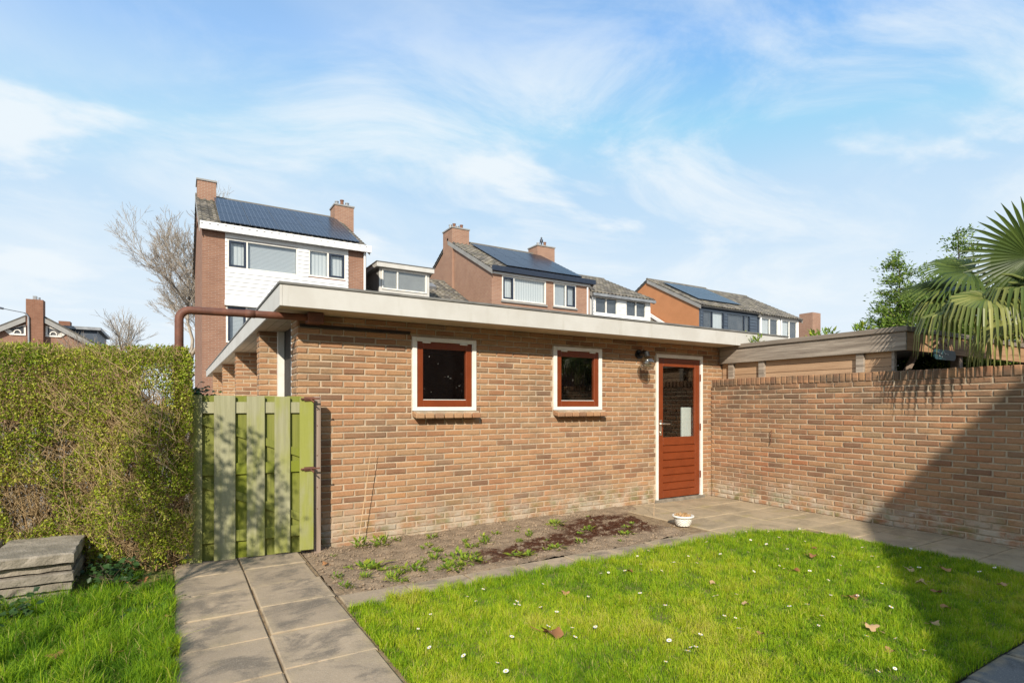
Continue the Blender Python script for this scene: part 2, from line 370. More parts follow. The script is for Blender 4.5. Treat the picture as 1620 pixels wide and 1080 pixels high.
# ------------------------------------------------------------------ mesh helpers
def tag(o, label=None, cat=None, group=None, kind=None):
    if label: o['label'] = label
    if cat: o['category'] = cat
    if group: o['group'] = group
    if kind: o['kind'] = kind
    return o
def place(o, parent):
    COL.objects.link(o)
    if parent is not None:
        o.parent = parent
        o.matrix_parent_inverse = WORLD[parent.name].inverted()
    return o
WORLD = {}
def thing(name, label, cat, loc=(0, 0, 0), group=None):
    o = bpy.data.objects.new(name, None); COL.objects.link(o); o.location = loc; o.empty_display_size = .1
    WORLD[o.name] = Matrix.Translation(loc)
    return tag(o, label, cat, group)
def link_mesh(name, me, parent=None, loc=None, rotz=0, rot=None):
    o = bpy.data.objects.new(name, me); place(o, parent)
    if loc is not None: o.location = loc
    if rot is not None: o.rotation_euler = rot
    elif rotz: o.rotation_euler = (0, 0, rotz)
    WORLD[o.name] = Matrix.Translation(loc or (0, 0, 0)) @ (Matrix.Rotation(rotz, 4, 'Z') if rotz else (rot.to_matrix().to_4x4() if rot is not None else Matrix()))
    return o
class MB:
    def __init__(s): s.v = []; s.f = []; s.t = []; s.mi = []
    def add(s, vs_, fs, tone=.5, mi=0):
        b = len(s.v); s.v += [tuple(v) for v in vs_]
        for f in fs: s.f.append(tuple(b + i for i in f)); s.t.append(tone); s.mi.append(mi)
        return s
    def box(s, x0, x1, y0, y1, z0, z1, tone=.5, mi=0):
        return s.add([(x0, y0, z0), (x1, y0, z0), (x1, y1, z0), (x0, y1, z0), (x0, y0, z1), (x1, y0, z1), (x1, y1, z1), (x0, y1, z1)],
                     [(0, 3, 2, 1), (4, 5, 6, 7), (0, 1, 5, 4), (1, 2, 6, 5), (2, 3, 7, 6), (3, 0, 4, 7)], tone, mi)
    def hexa(s, p, tone=.5, mi=0):           # eight corners, bottom ring then top ring
        return s.add(p, [(0, 3, 2, 1), (4, 5, 6, 7), (0, 1, 5, 4), (1, 2, 6, 5), (2, 3, 7, 6), (3, 0, 4, 7)], tone, mi)
    def quad(s, a, b, c, d, tone=.5, mi=0): return s.add([a, b, c, d], [(0, 1, 2, 3)], tone, mi)
    def prism(s, poly, axis, a, b, tone=.5, mi=0):   # polygon in the two other axes extruded along axis
        n = len(poly)
        def P(u, v, w): return (w, u, v) if axis == 0 else (u, w, v) if axis == 1 else (u, v, w)
        vs_ = [P(u, v, a) for u, v in poly] + [P(u, v, b) for u, v in poly]
        fs = [tuple(range(n)), tuple(range(2 * n - 1, n - 1, -1))] + [(i, i + n, (i + 1) % n + n, (i + 1) % n) for i in range(n)]
        return s.add(vs_, fs, tone, mi)
    def tube(s, pts, rad, seg=8, tone=.5, cap=True, mi=0):
        pts = [Vector(p) for p in pts]; rad = rad if isinstance(rad, (list, tuple)) else [rad] * len(pts)
        b = len(s.v); prev = None
        for i, p in enumerate(pts):
            t = (pts[min(i + 1, len(pts) - 1)] - pts[max(i - 1, 0)]).normalized()
            if prev is None: u = t.orthogonal().normalized()
            else: u = (prev - t * prev.dot(t)); u = u.normalized() if u.length > 1e-6 else t.orthogonal().normalized()
            prev = u; w = t.cross(u)
            for k in range(seg):
                a = 2 * math.pi * k / seg; q = p + (u * math.cos(a) + w * math.sin(a)) * rad[i]; s.v.append(tuple(q))
        for i in range(len(pts) - 1):
            for k in range(seg):
                k2 = (k + 1) % seg
                s.f.append((b + i * seg + k, b + i * seg + k2, b + (i + 1) * seg + k2, b + (i + 1) * seg + k)); s.t.append(tone); s.mi.append(mi)
        if cap:
            e = b + (len(pts) - 1) * seg
            s.f.append(tuple(b + k for k in range(seg - 1, -1, -1))); s.t.append(tone); s.mi.append(mi)
            s.f.append(tuple(e + k for k in range(seg))); s.t.append(tone); s.mi.append(mi)
        return s
    def lathe(s, prof, c=(0, 0, 0), seg=20, tone=.5, mi=0):
        b = len(s.v)
        for r, z in prof:
            for k in range(seg):
                a = 2 * math.pi * k / seg; s.v.append((c[0] + r * math.cos(a), c[1] + r * math.sin(a), c[2] + z))
        for i in range(len(prof) - 1):
            for k in range(seg):
                k2 = (k + 1) % seg
                s.f.append((b + i * seg + k, b + i * seg + k2, b + (i + 1) * seg + k2, b + (i + 1) * seg + k)); s.t.append(tone); s.mi.append(mi)
        return s
    def mesh(s, name, mats, smooth=False, tones=False, bevel=0):
        me = bpy.data.meshes.new(name); me.from_pydata(s.v, [], s.f)
        for m in (mats if isinstance(mats, (list, tuple)) else [mats]): me.materials.append(m)
        if any(s.mi): me.polygons.foreach_set('material_index', s.mi)
        if tones:
            a = me.attributes.new('tone', 'FLOAT', 'FACE'); a.data.foreach_set('value', s.t)
        if smooth: me.polygons.foreach_set('use_smooth', [True] * len(me.polygons))
        if bevel:
            import bmesh
            bm = bmesh.new(); bm.from_mesh(me)
            bmesh.ops.bevel(bm, geom=[e for e in bm.edges if e.calc_face_angle(0) > .6], offset=bevel, segments=1, affect='EDGES', clamp_overlap=True)
            bm.to_mesh(me); bm.free()
        me.update(); return me
    def build(s, name, mats, parent=None, smooth=False, tones=False, bevel=0):
        return link_mesh(name, s.mesh(name, mats, smooth, tones, bevel), parent)
def fast_mesh(name, verts, faces, mat, tone=None, smooth=False):
    """numpy arrays to mesh; all faces the same size"""
    verts = np.asarray(verts, np.float32); faces = np.asarray(faces, np.int32); k = faces.shape[1]
    me = bpy.data.meshes.new(name); me.vertices.add(len(verts)); me.vertices.foreach_set('co', verts.ravel())
    me.loops.add(faces.size); me.loops.foreach_set('vertex_index', faces.ravel())
    me.polygons.add(len(faces)); me.polygons.foreach_set('loop_start', np.arange(0, faces.size, k, dtype=np.int32))
    try: me.polygons.foreach_set('loop_total', np.full(len(faces), k, np.int32))
    except Exception: pass
    me.materials.append(mat)
    if tone is not None:
        a = me.attributes.new('tone', 'FLOAT', 'FACE'); a.data.foreach_set('value', np.asarray(tone, np.float32))
    if smooth: me.polygons.foreach_set('use_smooth', np.ones(len(faces), bool))
    me.update(calc_edges=True); me.validate(); return me
def leaf_cloud(name, P, D, N, L, W, mat, tone):
    """diamond leaves: base P, direction D, face normal N, length L, width W"""
    S = np.cross(D, N); S /= np.linalg.norm(S, axis=1, keepdims=True) + 1e-9
    Nn = np.cross(S, D)
    a = P; m = P + D * (L * .45)[:, None]
    l = m + S * (W * .5)[:, None] + Nn * (W * .18)[:, None]; r = m - S * (W * .5)[:, None] + Nn * (W * .18)[:, None]; t = P + D * L[:, None]
    V = np.stack([a, l, t, r], 1).reshape(-1, 3); n = len(P)
    i = np.arange(n) * 4
    F = np.concatenate([np.stack([i, i + 1, i + 2], 1), np.stack([i, i + 2, i + 3], 1)])
    return fast_mesh(name, V, F, mat, np.concatenate([tone, tone]))
def unit(n):
    v = rng.normal(size=(n, 3)); return v / np.linalg.norm(v, axis=1, keepdims=True)
def facade(mb, x0, x1, z0, z1, y, holes=(), reveal=.1, tone=.5, mi=0):
    """wall face looking to -Y with openings and their reveals"""
    xs = sorted({x0, x1, *[min(max(v, x0), x1) for h in holes for v in h[:2]]}); zs = sorted({z0, z1, *[min(max(v, z0), z1) for h in holes for v in h[2:]]})
    for i in range(len(xs) - 1):
        for j in range(len(zs) - 1):
            cx_, cz_ = (xs[i] + xs[i + 1]) / 2, (zs[j] + zs[j + 1]) / 2
            if any(a < cx_ < b and c < cz_ < d for a, b, c, d in holes): continue
            mb.quad((xs[i], y, zs[j]), (xs[i + 1], y, zs[j]), (xs[i + 1], y, zs[j + 1]), (xs[i], y, zs[j + 1]), tone, mi)
    for a, b, c, d in holes:
        Y = y + reveal
        mb.quad((a, y, c), (a, y, d), (a, Y, d), (a, Y, c), tone, mi); mb.quad((b, y, d), (b, y, c), (b, Y, c), (b, Y, d), tone, mi)
        mb.quad((a, y, d), (b, y, d), (b, Y, d), (a, Y, d), tone, mi); mb.quad((b, y, c), (a, y, c), (a, Y, c), (b, Y, c), tone, mi)
def ring(mb, x0, x1, z0, z1, y0, y1, w, wb=None, wt=None):
    wb = w if wb is None else wb; wt = w if wt is None else wt
    mb.box(x0, x0 + w, y0, y1, z0, z1); mb.box(x1 - w, x1, y0, y1, z0, z1)
    mb.box(x0 + w, x1 - w, y0, y1, z0, z0 + wb); mb.box(x0 + w, x1 - w, y0, y1, z1 - wt, z1)
# ---- bricks
BRICK = {}
def brick_verts(L, h, var, dep=.034):
    r = random.Random(var * 7919 + int(L * 1000)); j = lambda a: r.uniform(-a, a)
    e = min(.0095, h * .22); x = L / 2; z = h / 2
    oz = [j(.0016) for _ in range(4)]; ox = [j(.0022) for _ in range(4)]; fy = [j(.0014) for _ in range(4)]
    c = [(-x, -z), (x, -z), (x, z), (-x, z)]
    front = [(cx_ - math.copysign(e * r.uniform(.6, 1.3), cx_) + ox[i], fy[i], cz_ - math.copysign(e * r.uniform(.5, 1.0), cz_) + oz[i]) for i, (cx_, cz_) in enumerate(c)]
    mid = [(cx_ + ox[i], e * .75, cz_ + oz[i]) for i, (cx_, cz_) in enumerate(c)]
    back = [(cx_, dep, cz_) for cx_, cz_ in c]
    f = [(0, 1, 2, 3)]
    for i in range(4):
        k = (i + 1) % 4
        f += [(i, 4 + i, 4 + k, k), (4 + i, 8 + i, 8 + k, 4 + k)]
    return front + mid + back, f
def brick_mesh(L, h, var, mat):
    L = round(L, 3); h = round(h, 3); key = (L, h, var, mat.name)
    if key not in BRICK:
        v, f = brick_verts(L, h, var); mb = MB(); mb.add(v, f); BRICK[key] = mb.mesh('brick', mat)
    return BRICK[key]
def lay(u0, u1, z0, ncourse, course, holes=(), bl=.2085, j=.0130, off=0., ends=True):
    """running-bond layout -> (u_centre, z_centre, length, height)"""
    out = []; h = course - j; pitch = bl + j
    for k in range(ncourse):
        zc = z0 + k * course + course / 2
        cuts = sorted([(a, b) for a, b, c, d in holes if c - .012 < zc < d + .012])
        spans = []; s0 = u0
        for a, b in cuts:
            if a > s0: spans.append((s0, a - j * .6))
            s0 = max(s0, b + j * .6)
        if s0 < u1: spans.append((s0, u1))
        start = u0 - (pitch / 2 if k % 2 else 0) + off + random.uniform(-.006, .006)
        u = start - pitch * math.ceil((start - u0) / pitch) if start > u0 else start
        while u < u1:
            a, b = u, u + bl + random.uniform(-.004, .004); u += pitch
            for s_, e_ in spans:
                aa, bb = max(a, s_), min(b, e_)
                if bb - aa > .028: out.append(((aa + bb) / 2, zc + random.uniform(-.0014, .0014), bb - aa, h + random.uniform(-.002, .0015)))
    return out
def in_view(p):
    d = p[0] * .518 + p[1] * .8554
    if d < .3: return None
    l = p[0] * .8554 - p[1] * .518
    x = 810 + 875 * l / d; y = 641 - 875 * (p[2] - 1.37) / d
    return (x, y, d)
def put_bricks(parent, bricks, to_world, rotz, mat_obj, mat_att, hidden=None, cap=300):
    """the bricks that show largest become single parts, the rest one joined part"""
    sc = []
    for b in bricks:
        w = to_world(b); q = in_view(w)
        s = 0
        if q and -20 < q[0] < 1640 and -20 < q[1] < 1100 and not (hidden and hidden(q)): s = b[2] * b[3] / q[2] ** 2
        sc.append((s, b, w))
    sc.sort(key=lambda t: -t[0])
    for s, b, w in sc[:cap]:
        var = random.randrange(3)
        L = round(b[2] / .004) * .004
        y = random.uniform(-.0018, .0018)
        n = Matrix.Rotation(rotz, 3, 'Z') @ Vector((0, y, 0))
        o = link_mesh('brick', brick_mesh(L, round(b[3], 3), var, mat_obj), parent, (w[0] + n.x, w[1] + n.y, w[2]))
        o.rotation_euler = (random.uniform(-.006, .006), random.uniform(-.004, .004), rotz)
    mb = MB(); rm = Matrix.Rotation(rotz, 3, 'Z')
    for s, b, w in sc[cap:]:
        v, f = brick_verts(b[2], b[3], random.randrange(9)); y = random.uniform(-.0018, .0018)
        mb.add([rm @ Vector((p[0], p[1] + y, p[2])) + Vector(w) for p in v], f, random.random())
    o = mb.build('brickwork', mat_att, parent, tones=True); o['kind'] = 'stuff'
    return o

# ------------------------------------------------------------------ setting: ground, lawn, bed, paving
def struct(o): o['kind'] = 'structure'; return o
gm = MB(); gm.quad((-2500, -2500, -.09), (2500, -2500, -.09), (2500, 2500, -.09), (-2500, 2500, -.09))
struct(gm.build('ground', M['ground']))
WALLY = 5.61; GX = 6.92
def nz(x, y, s, o=0): return mnoise.noise(Vector((x * s + o, y * s - o, o * 1.7)))
def sheet(name, x0, x1, y0, y1, step, fz, mat, inside=None, smooth=True):
    nx = int((x1 - x0) / step) + 1; ny = int((y1 - y0) / step) + 1; mb = MB(); idx = {}
    for j in range(ny):
        for i in range(nx):
            x = x0 + (x1 - x0) * i / (nx - 1); y = y0 + (y1 - y0) * j / (ny - 1); mb.v.append((x, y, fz(x, y)))
    for j in range(ny - 1):
        for i in range(nx - 1):
            a = j * nx + i
            if inside:
                v = mb.v[a]
                if not inside(v[0] + step / 2, v[1] + step / 2): continue
            mb.f.append((a, a + 1, a + nx + 1, a + nx)); mb.t.append(.5); mb.mi.append(0)
    return mb.build(name, mat, smooth=smooth)
def in_lawn(x, y):
    if not (1.02 < x < 5.90 and 1.195 < y < 3.70): return False
    e = .035 * nz(x, y, 3, 5)
    if x > 5.93 - .18 * max(0, 2.4 - y) + e: return False
    dx, dy = x - 5.2, y - 3.0                       # rounded far corner
    if dx > 0 and dy > 0 and (dx / .72) ** 2 + (dy / .70) ** 2 > 1: return False
    return y < 3.69 + e and x > 1.0 + .02 * nz(x, y, 4, 2)
def in_verge(x, y): return -3.6 < x < -.02 + .035 * nz(x, y, 4, 9) and 1.2 < y < 5.75
struct(sheet('lawn', .98, 5.95, 1.22, 3.75, .03, lambda x, y: .012 + .012 * nz(x, y, 1.3, 1), M['turf'], inside=lambda x, y: x < 1.08 or y < 1.3 or in_lawn(x, y)))
struct(sheet('grass_verge', -3.6, -.03, 1.2, 6.6, .08, lambda x, y: .0 + .018 * nz(x, y, 1.5, 3), M['turf']))
def bed_z(x, y):
    b = .022 * nz(x, y, 2.2, 4) + .013 * nz(x, y, 7, 5) + .010 * abs(nz(x, y, 19, 6)) + .007 * nz(x, y, 41, 7)
    slope = -.03 + .035 * min(1, max(0, (x - 1.2) / 2.5))
    return b * 1.5 + slope
struct(sheet('planting_bed', 1.0, 5.35, 4.04, WALLY + .03, .017, bed_z, M['soil'],
             inside=lambda x, y: (x < 4.62 + .22 * nz(x, y, 1.6, 8) + max(0, (y - 4.55)) * .62)))
mb = MB()
for k in range(3000):
    x = random.uniform(1.02, 4.7); y = random.uniform(4.08, 5.58); r = random.choice((.004, .006, .008, .012, .017)) * random.uniform(.7, 1.2)
    z = bed_z(x, y) + r * .3
    q = [Vector((random.gauss(0, 1), random.gauss(0, 1), random.gauss(0, .7))) for _ in range(6)]
    vs_ = [(x + r * a, y + r * b, z + r * c * .8) for a, b, c in [(1, 0, random.uniform(-.3, .3)), (0, 1.1, random.uniform(-.3, .3)), (-1, 0, 0), (0, -.9, .1), (.1, .1, 1), (0, 0, -1)]]
    mb.add(vs_, [(0, 1, 4), (1, 2, 4), (2, 3, 4), (3, 0, 4), (1, 0, 5), (2, 1, 5), (3, 2, 5), (0, 3, 5)])
o = mb.build('soil_clods', M['soil']); tag(o, 'loose crumbly soil clods scattered over the planting bed', 'soil', kind='stuff')

SLAB = {}
def slab_mesh(w, d, h, var, mat):
    key = (round(w, 2), round(d, 2), h, var, mat.name)
    if key not in SLAB:
        r = random.Random(var * 31 + int(w * 100)); e = .006
        mb_ = MB(); c = [(-w / 2, -d / 2), (w / 2, -d / 2), (w / 2, d / 2), (-w / 2, d / 2)]
        top = [(x - math.copysign(e, x) + r.uniform(-.003, .003), y - math.copysign(e, y) + r.uniform(-.003, .003), r.uniform(-.0015, .0015)) for x, y in c]
        mid = [(x + r.uniform(-.002, .002), y + r.uniform(-.002, .002), -e) for x, y in c]; low = [(x, y, -h) for x, y in c]
        f = [(0, 1, 2, 3), (11, 10, 9, 8)]
        for i in range(4):
            k = (i + 1) % 4; f += [(i, 4 + i, 4 + k, k), (4 + i, 8 + i, 8 + k, 4 + k)]
        mb_.add(top + mid + low, f); SLAB[key] = mb_.mesh('paving_slab', mat)
    return SLAB[key]
def pave(parent, x0, x1, y0, y1, mat, z=.0, jx=.010, skew=.006, tilt=.009, zj=.005):
    link_mesh('paving_slab', slab_mesh(x1 - x0 - jx, y1 - y0 - jx, .06, random.randrange(4), mat), parent,
              ((x0 + x1) / 2 + random.uniform(-skew, skew), (y0 + y1) / 2 + random.uniform(-skew, skew), z + random.uniform(-zj, zj)),
              rot=Matrix.Rotation(random.uniform(-skew, skew) * 1.5, 3, 'Z').to_euler()).rotation_euler = (random.uniform(-tilt, tilt), random.uniform(-tilt, tilt), random.uniform(-skew, skew) * 2)
def bed(name, x0, x1, y0, y1, z=-.022):
    m_ = MB(); m_.box(x0, x1, y0, y1, -.085, z); o_ = m_.build(name, M['sand']); struct(o_); return o_
path = bed('garden_path', -.03, .985, 1.6, 5.75, -.004)
ys = [5.53, 5.03, 4.53, 4.02, 3.525, 3.02, 2.52, 2.02]
for i in range(len(ys) - 1):
    pave(path, -.02, .462, ys[i + 1], ys[i], M['slab'], .012, .009)
    pave(path, .472, .965 - .01 * (i % 2), ys[i + 1] + .02, ys[i] + .02, M['slab'], .014, .007)
edge = bed('lawn_edging', .99, 4.98, 3.56, 4.05, -.010)
for k in range(8): pave(edge, .99 + .5 * k, 1.49 + .5 * k, 3.565, 4.045, M['slab'], .004)
patio = bed('patio', 4.6, 6.93, 1.2, WALLY + .0, -.008)
for i in range(5):
    for j in range(9):
        x0, x1 = 4.99 + .5 * i - .0, min(4.99 + .5 * (i + 1), 6.912); y1 = WALLY - .045 - .5 * j; y0 = y1 - .5
        if x1 - x0 < .1: continue
        if y1 < 1.3 or (i < 2 and y1 < 3.5): continue
        pave(patio, x0, x1, max(y0, 1.25), y1, M['patio'], .003 - .012 * max(0, 3.5 - y1) / 2 - (.012 if i < 2 and y1 < 3.6 else 0), .004, .002, .004, .002)
terr = bed('terrace', -3.0, 6.93, -5.7, 1.215, -.03)
for i in range(9):
    for j in range(3):
        if i < 3 and j == 0 and False: continue
        x0 = 2.42 + .5 * i
        pave(terr, x0, min(x0 + .5, 6.91), 1.205 - .5 * (j + 1), 1.205 - .5 * j, M['terrace'], .0, .009)

# ------------------------------------------------------------------ garage block / brick shed
SX0, SX1 = .986, GX; COURSE = .0645; ZB = -.10
W1 = (2.149, 2.915, 1.311, 2.105); W2 = (3.995, 4.772, 1.311, 2.105); DO = (5.771, 6.729, -.12, 2.097)
holes = [(a, b, c - .068, d) for a, b, c, d in (W1, W2)] + [DO]
shed = thing('brick_shed', 'orange-brown brick shed with flat roof, two small windows and red-brown door', 'shed', (3.95, 6.6, 0))
mb = MB(); facade(mb, SX0 + .009, 8.0, ZB, 2.30, WALLY + .0095, [W1, W2, DO], .085)
mb.quad((SX0 + .009, 5.95, ZB), (SX0 + .009, WALLY + .0095, ZB), (SX0 + .009, WALLY + .0095, 2.30), (SX0 + .009, 5.95, 2.30))
mb.build('mortar_wall', M['mortar'], shed)
# courses set so that one bed joint falls on the window sill line
z0 = ZB - .03
bricks = [b for b in lay(SX0, 7.98, z0, 38, COURSE, holes) if b[1] < 2.30]
put_bricks(shed, bricks, lambda b: (b[0], WALLY, b[1]), 0, M['brick_obj'], M['brick_att'], hidden=lambda q: (q[0] < 505 and q[1] > 630) or q[0] > 1126)
side = [b for b in lay(WALLY + .05, 5.95, z0, 38, COURSE, off=.10) if b[1] < 2.30]
mb = MB()
rm = Matrix.Rotation(R(-90), 3, 'Z')
def add_bricks(mb_, lst, tw, rotz):
    rm_ = Matrix.Rotation(rotz, 3, 'Z')
    for b in lst:
        v, f = brick_verts(b[2], b[3], random.randrange(9)); w = Vector(tw(b)); y = random.uniform(-.0018, .0018)
        mb_.add([rm_ @ Vector((p[0], p[1] + y, p[2])) + w for p in v], f, random.random())
add_bricks(mb, [(b[0], b[1], b[2], b[3]) for b in side], lambda b: (SX0, b[0], b[1]), R(-90))
# brick piers between the garage doors along the side of the block
PIERS = [7.17, 10.2, 13.3, 17.0]
for py0 in PIERS:
    add_bricks(mb, [b for b in lay(.835, 1.20, z0, 38, COURSE) if .6 < b[1] < 2.27], lambda b, py0=py0: (b[0], py0, b[1]), 0)
    add_bricks(mb, [b for b in lay(py0 + .04, py0 + .25, z0, 38, COURSE, off=.11) if .6 < b[1] < 2.27], lambda b: (.835, b[0], b[1]), R(-90))
o = mb.build('side_brickwork', M['brick_att'], shed, tones=True); o['kind'] = 'stuff'
for py0 in PIERS:
    mb = MB(); mb.box(.842, 1.25, py0 + .0065, py0 + .26, -.09, 2.265); mb.build('pier', M['mortar'], shed)
for a, b in zip([5.95] + [p + .26 for p in PIERS], PIERS + [19.5]):
    mb = MB(); mb.box(1.17, 1.22, a, b, -.09, 2.26)
    for k in range(int((b - a) / .12)): mb.box(1.155, 1.171, a + .1 + k * .12, a + .19 + k * .12, .05, 2.1)
    mb.build('garage_door', M['white_frame'], shed)
mb = MB(); mb.box(1.0, 1.10, 5.955, 6.03, -.09, 2.25); mb.box(1.03, 1.10, 7.08, 7.165, -.09, 2.25); mb.build('side_door_frame', M['white_frame'], shed)
# roof, fascia, soffit
FX0, FX1, FY0, FY1 = .772, 8.25, 5.21, 19.6
mb = MB(); mb.box(FX0 + .03, FX1 - .01, FY0 + .03, FY1, 2.262, 2.415); mb.build('roof', M['bitumen'], shed)
mb = MB()
mb.box(FX0 + .025, 6.98, FY0 - .002, FY0 + .025, 2.247, 2.436)
fas = mb.build('fascia', M['fascia'], shed, bevel=.003)
mb = MB(); mb.box(6.984, FX1, FY0 - .002, FY0 + .025, 2.247, 2.436); mb.build('fascia', M['fascia'], shed, bevel=.003)
for a, b in ((FY0 - .002, 9.9), (9.905, 14.6), (14.605, FY1)):
    mb = MB(); mb.box(FX0, FX0 + .0245, a, b, 2.247, 2.436); mb.build('fascia', M['fascia'], shed, bevel=.003)
mb = MB(); mb.box(FX0 - .012, FX1, FY0 - .014, FY0 + .05, 2.437, 2.462); mb.box(FX0 - .012, FX0 + .05, FY0 + .05, FY1, 2.437, 2.462); mb.build('roof_trim', M['trim'], shed, bevel=.004)
for k in range(3):   # boards run along the front
    y0 = FY0 + .027 + k * .125; mb = MB(); mb.box(SX0 - .19, FX1 - .3, y0, y0 + .121, 2.252 + .001 * (k % 2), 2.268); mb.build('soffit_board', M['soffit'], shed, bevel=.003)
for k in range(4):   # and along the side
    x0 = FX0 + .027 + k * .1; mb = MB(); mb.box(x0, x0 + .096, FY0 + .405, FY1 - .05, 2.2525 + .001 * (k % 2), 2.268); mb.build('soffit_board', M['soffit'], shed, bevel=.003)
mb = MB(); mb.box(1.01, 2.125, WALLY - .011, WALLY + .01, 2.126, 2.148); mb.box(1.01, 2.13, WALLY - .016, WALLY + .01, 2.1485, 2.155); mb.build('lintel_strip', M['dark_steel'], shed)  # dark lower bar paints the shade of a recessed slot under a metal edge
# interior shell
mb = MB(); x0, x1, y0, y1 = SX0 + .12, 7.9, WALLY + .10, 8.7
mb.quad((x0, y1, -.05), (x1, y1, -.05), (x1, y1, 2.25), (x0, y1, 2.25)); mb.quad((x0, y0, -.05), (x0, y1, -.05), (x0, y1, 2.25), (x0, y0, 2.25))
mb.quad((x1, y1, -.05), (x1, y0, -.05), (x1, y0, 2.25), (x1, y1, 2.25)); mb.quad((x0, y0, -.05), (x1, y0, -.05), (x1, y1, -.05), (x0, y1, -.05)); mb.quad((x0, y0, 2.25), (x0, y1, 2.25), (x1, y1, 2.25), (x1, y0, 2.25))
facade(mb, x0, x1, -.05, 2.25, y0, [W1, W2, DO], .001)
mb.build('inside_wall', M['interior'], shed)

def shed_window(w):
    x0, x1, z0_, z1_ = w; mb = MB(); ring(mb, x0, x1, z0_, z1_, WALLY - .018, WALLY + .07, .052, .042, .045)
    wi = mb.build('window', M['white_frame'], shed, bevel=.003)
    mb = MB(); ring(mb, x0 + .054, x1 - .054, z0_ + .044, z1_ - .047, WALLY - .006, WALLY + .05, .070, .072, .074); cs = mb.build('casement', M['redwood'], wi, bevel=.004)
    a, b, c, d = x0 + .122, x1 - .122, z0_ + .114, z1_ - .119
    mb = MB(); mb.box(a, b, WALLY + .02, WALLY + .026, c, d); mb.build('pane', M['glass'], wi)
    mb = MB(); mb.box(a + .006, b - .004, WALLY + .004, WALLY + .016, c + .002, c + .011); mb.build('glazing_bead', M['fascia'], wi)
    for hx in (x0 + .16, x1 - .16):
        mb = MB(); mb.box(hx - .045, hx + .045, WALLY - .024, WALLY - .004, z1_ - .062, z1_ - .045); mb.build('hinge', M['white_frame'], wi, bevel=.002)
    mb = MB(); mb.box(x0 + .02, x1 + .0, WALLY - .08, WALLY + .05, z0_ - .062, z0_ - .004); si = mb.build('window_sill', M['mortar'], shed)
    n = 7; pw = (x1 - x0 + .02) / n
    for k in range(n):
        xa = x0 + .006 + k * pw; h = .052; bm_ = MB()
        p = [(xa, WALLY - .105, z0_ - .082), (xa + pw - .012, WALLY - .105, z0_ - .082), (xa + pw - .012, WALLY + .03, z0_ - .062), (xa, WALLY + .03, z0_ - .062)]
        q = [(u, v, w_ + h + (.0 if v < WALLY else .012)) for u, v, w_ in p]
        bm_.hexa(p + q); bm_.build('brick', M['brick_obj'], si, bevel=.008)
shed_window(W1); shed_window(W2)
# door
x0, x1, zt = DO[0], DO[1], DO[3]
mb = MB(); mb.box(x0, x0 + .036, WALLY - .014, WALLY + .08, .0, zt); mb.box(x1 - .042, x1, WALLY - .014, WALLY + .08, .0, zt); mb.box(x0 + .036, x1 - .042, WALLY - .014, WALLY + .08, zt - .05, zt)
mb.build('door_frame', M['white_frame'], shed, bevel=.003)
mb = MB(); mb.box(x0 - .03, x1 + .03, WALLY - .03, WALLY + .1, -.1, .038); mb.build('threshold', M['old_slab'], shed, bevel=.005)
dx0, dx1, dz0, dz1 = x0 + .04, x1 - .046, .05, zt - .056; dy0, dy1 = WALLY + .008, WALLY + .05
door = MB(); sw = .105
door.box(dx0, dx0 + sw, dy0, dy1, dz0, dz1); door.box(dx1 - sw, dx1, dy0, dy1, dz0, dz1)
door.box(dx0 + sw, dx1 - sw, dy0, dy1, dz1 - .115, dz1); door.box(dx0 + sw, dx1 - sw, dy0, dy1, .80, .915); door.box(dx0 + sw, dx1 - sw, dy0, dy1, dz0, .155)
door = door.build('door', M['redwood'], shed, bevel=.004)
mb = MB(); mb.box(dx0 + sw - .01, dx1 - sw + .01, dy0 + .024, dy1 - .006, .15, .81); mb.build('panel_backing', M['redwood_dark'], door)
nb = 6; ph = (.80 - .155) / nb
for k in range(nb):
    mb = MB(); a, b = .155 + k * ph, .155 + (k + 1) * ph
    mb.prism([(dy0 + .016, a + .002), (dy0 + .006, a + .012), (dy0 + .006, b - .012), (dy0 + .022, b - .002), (dy0 + .03, b - .002), (dy0 + .03, a + .002)], 0, dx0 + sw + .001, dx1 - sw - .001)
    mb.build('panel_board', M['redwood'], door)
mb = MB(); mb.box(dx0 + sw - .004, dx1 - sw + .004, dy0 + .02, dy0 + .026, .91, dz1 - .11); mb.build('pane', M['glass'], door)
mb = MB(); hx = dx0 + .048; mb.box(hx - .022, hx + .022, dy0 - .009, dy0 - .0005, .945, 1.165); mb.tube([(hx, dy0 - .005, 1.11), (hx, dy0 - .05, 1.11), (hx + .02, dy0 - .056, 1.11), (hx + .135, dy0 - .056, 1.106)], .0095, 8); mb.tube([(hx, dy0 - .008, .985), (hx, dy0 - .016, .985)], .012, 8)
mb.build('handle', M['steel'], door, smooth=False, bevel=0)
for hz in (.35, 1.05, 1.78):
    mb = MB(); mb.tube([(dx1 + .004, dy0 - .012, hz - .05), (dx1 + .004, dy0 - .012, hz + .05)], .009, 8); mb.build('hinge', M['redwood'], door)
# cabinet that shows through the door glass
cab = thing('white_panel', 'white panel leaning inside the shed behind the door glass', 'panel', (6.7, 5.77, -.05))
mb = MB(); mb.box(6.45, 6.95, 5.75, 5.78, -.05, 1.34); mb.build('sheet', M['appliance'], cab, bevel=.006)
mb = MB(); mb.box(6.47, 6.9, 5.782, 5.80, -.05, 1.32); mb.build('backing_rail', M['appliance'], cab)

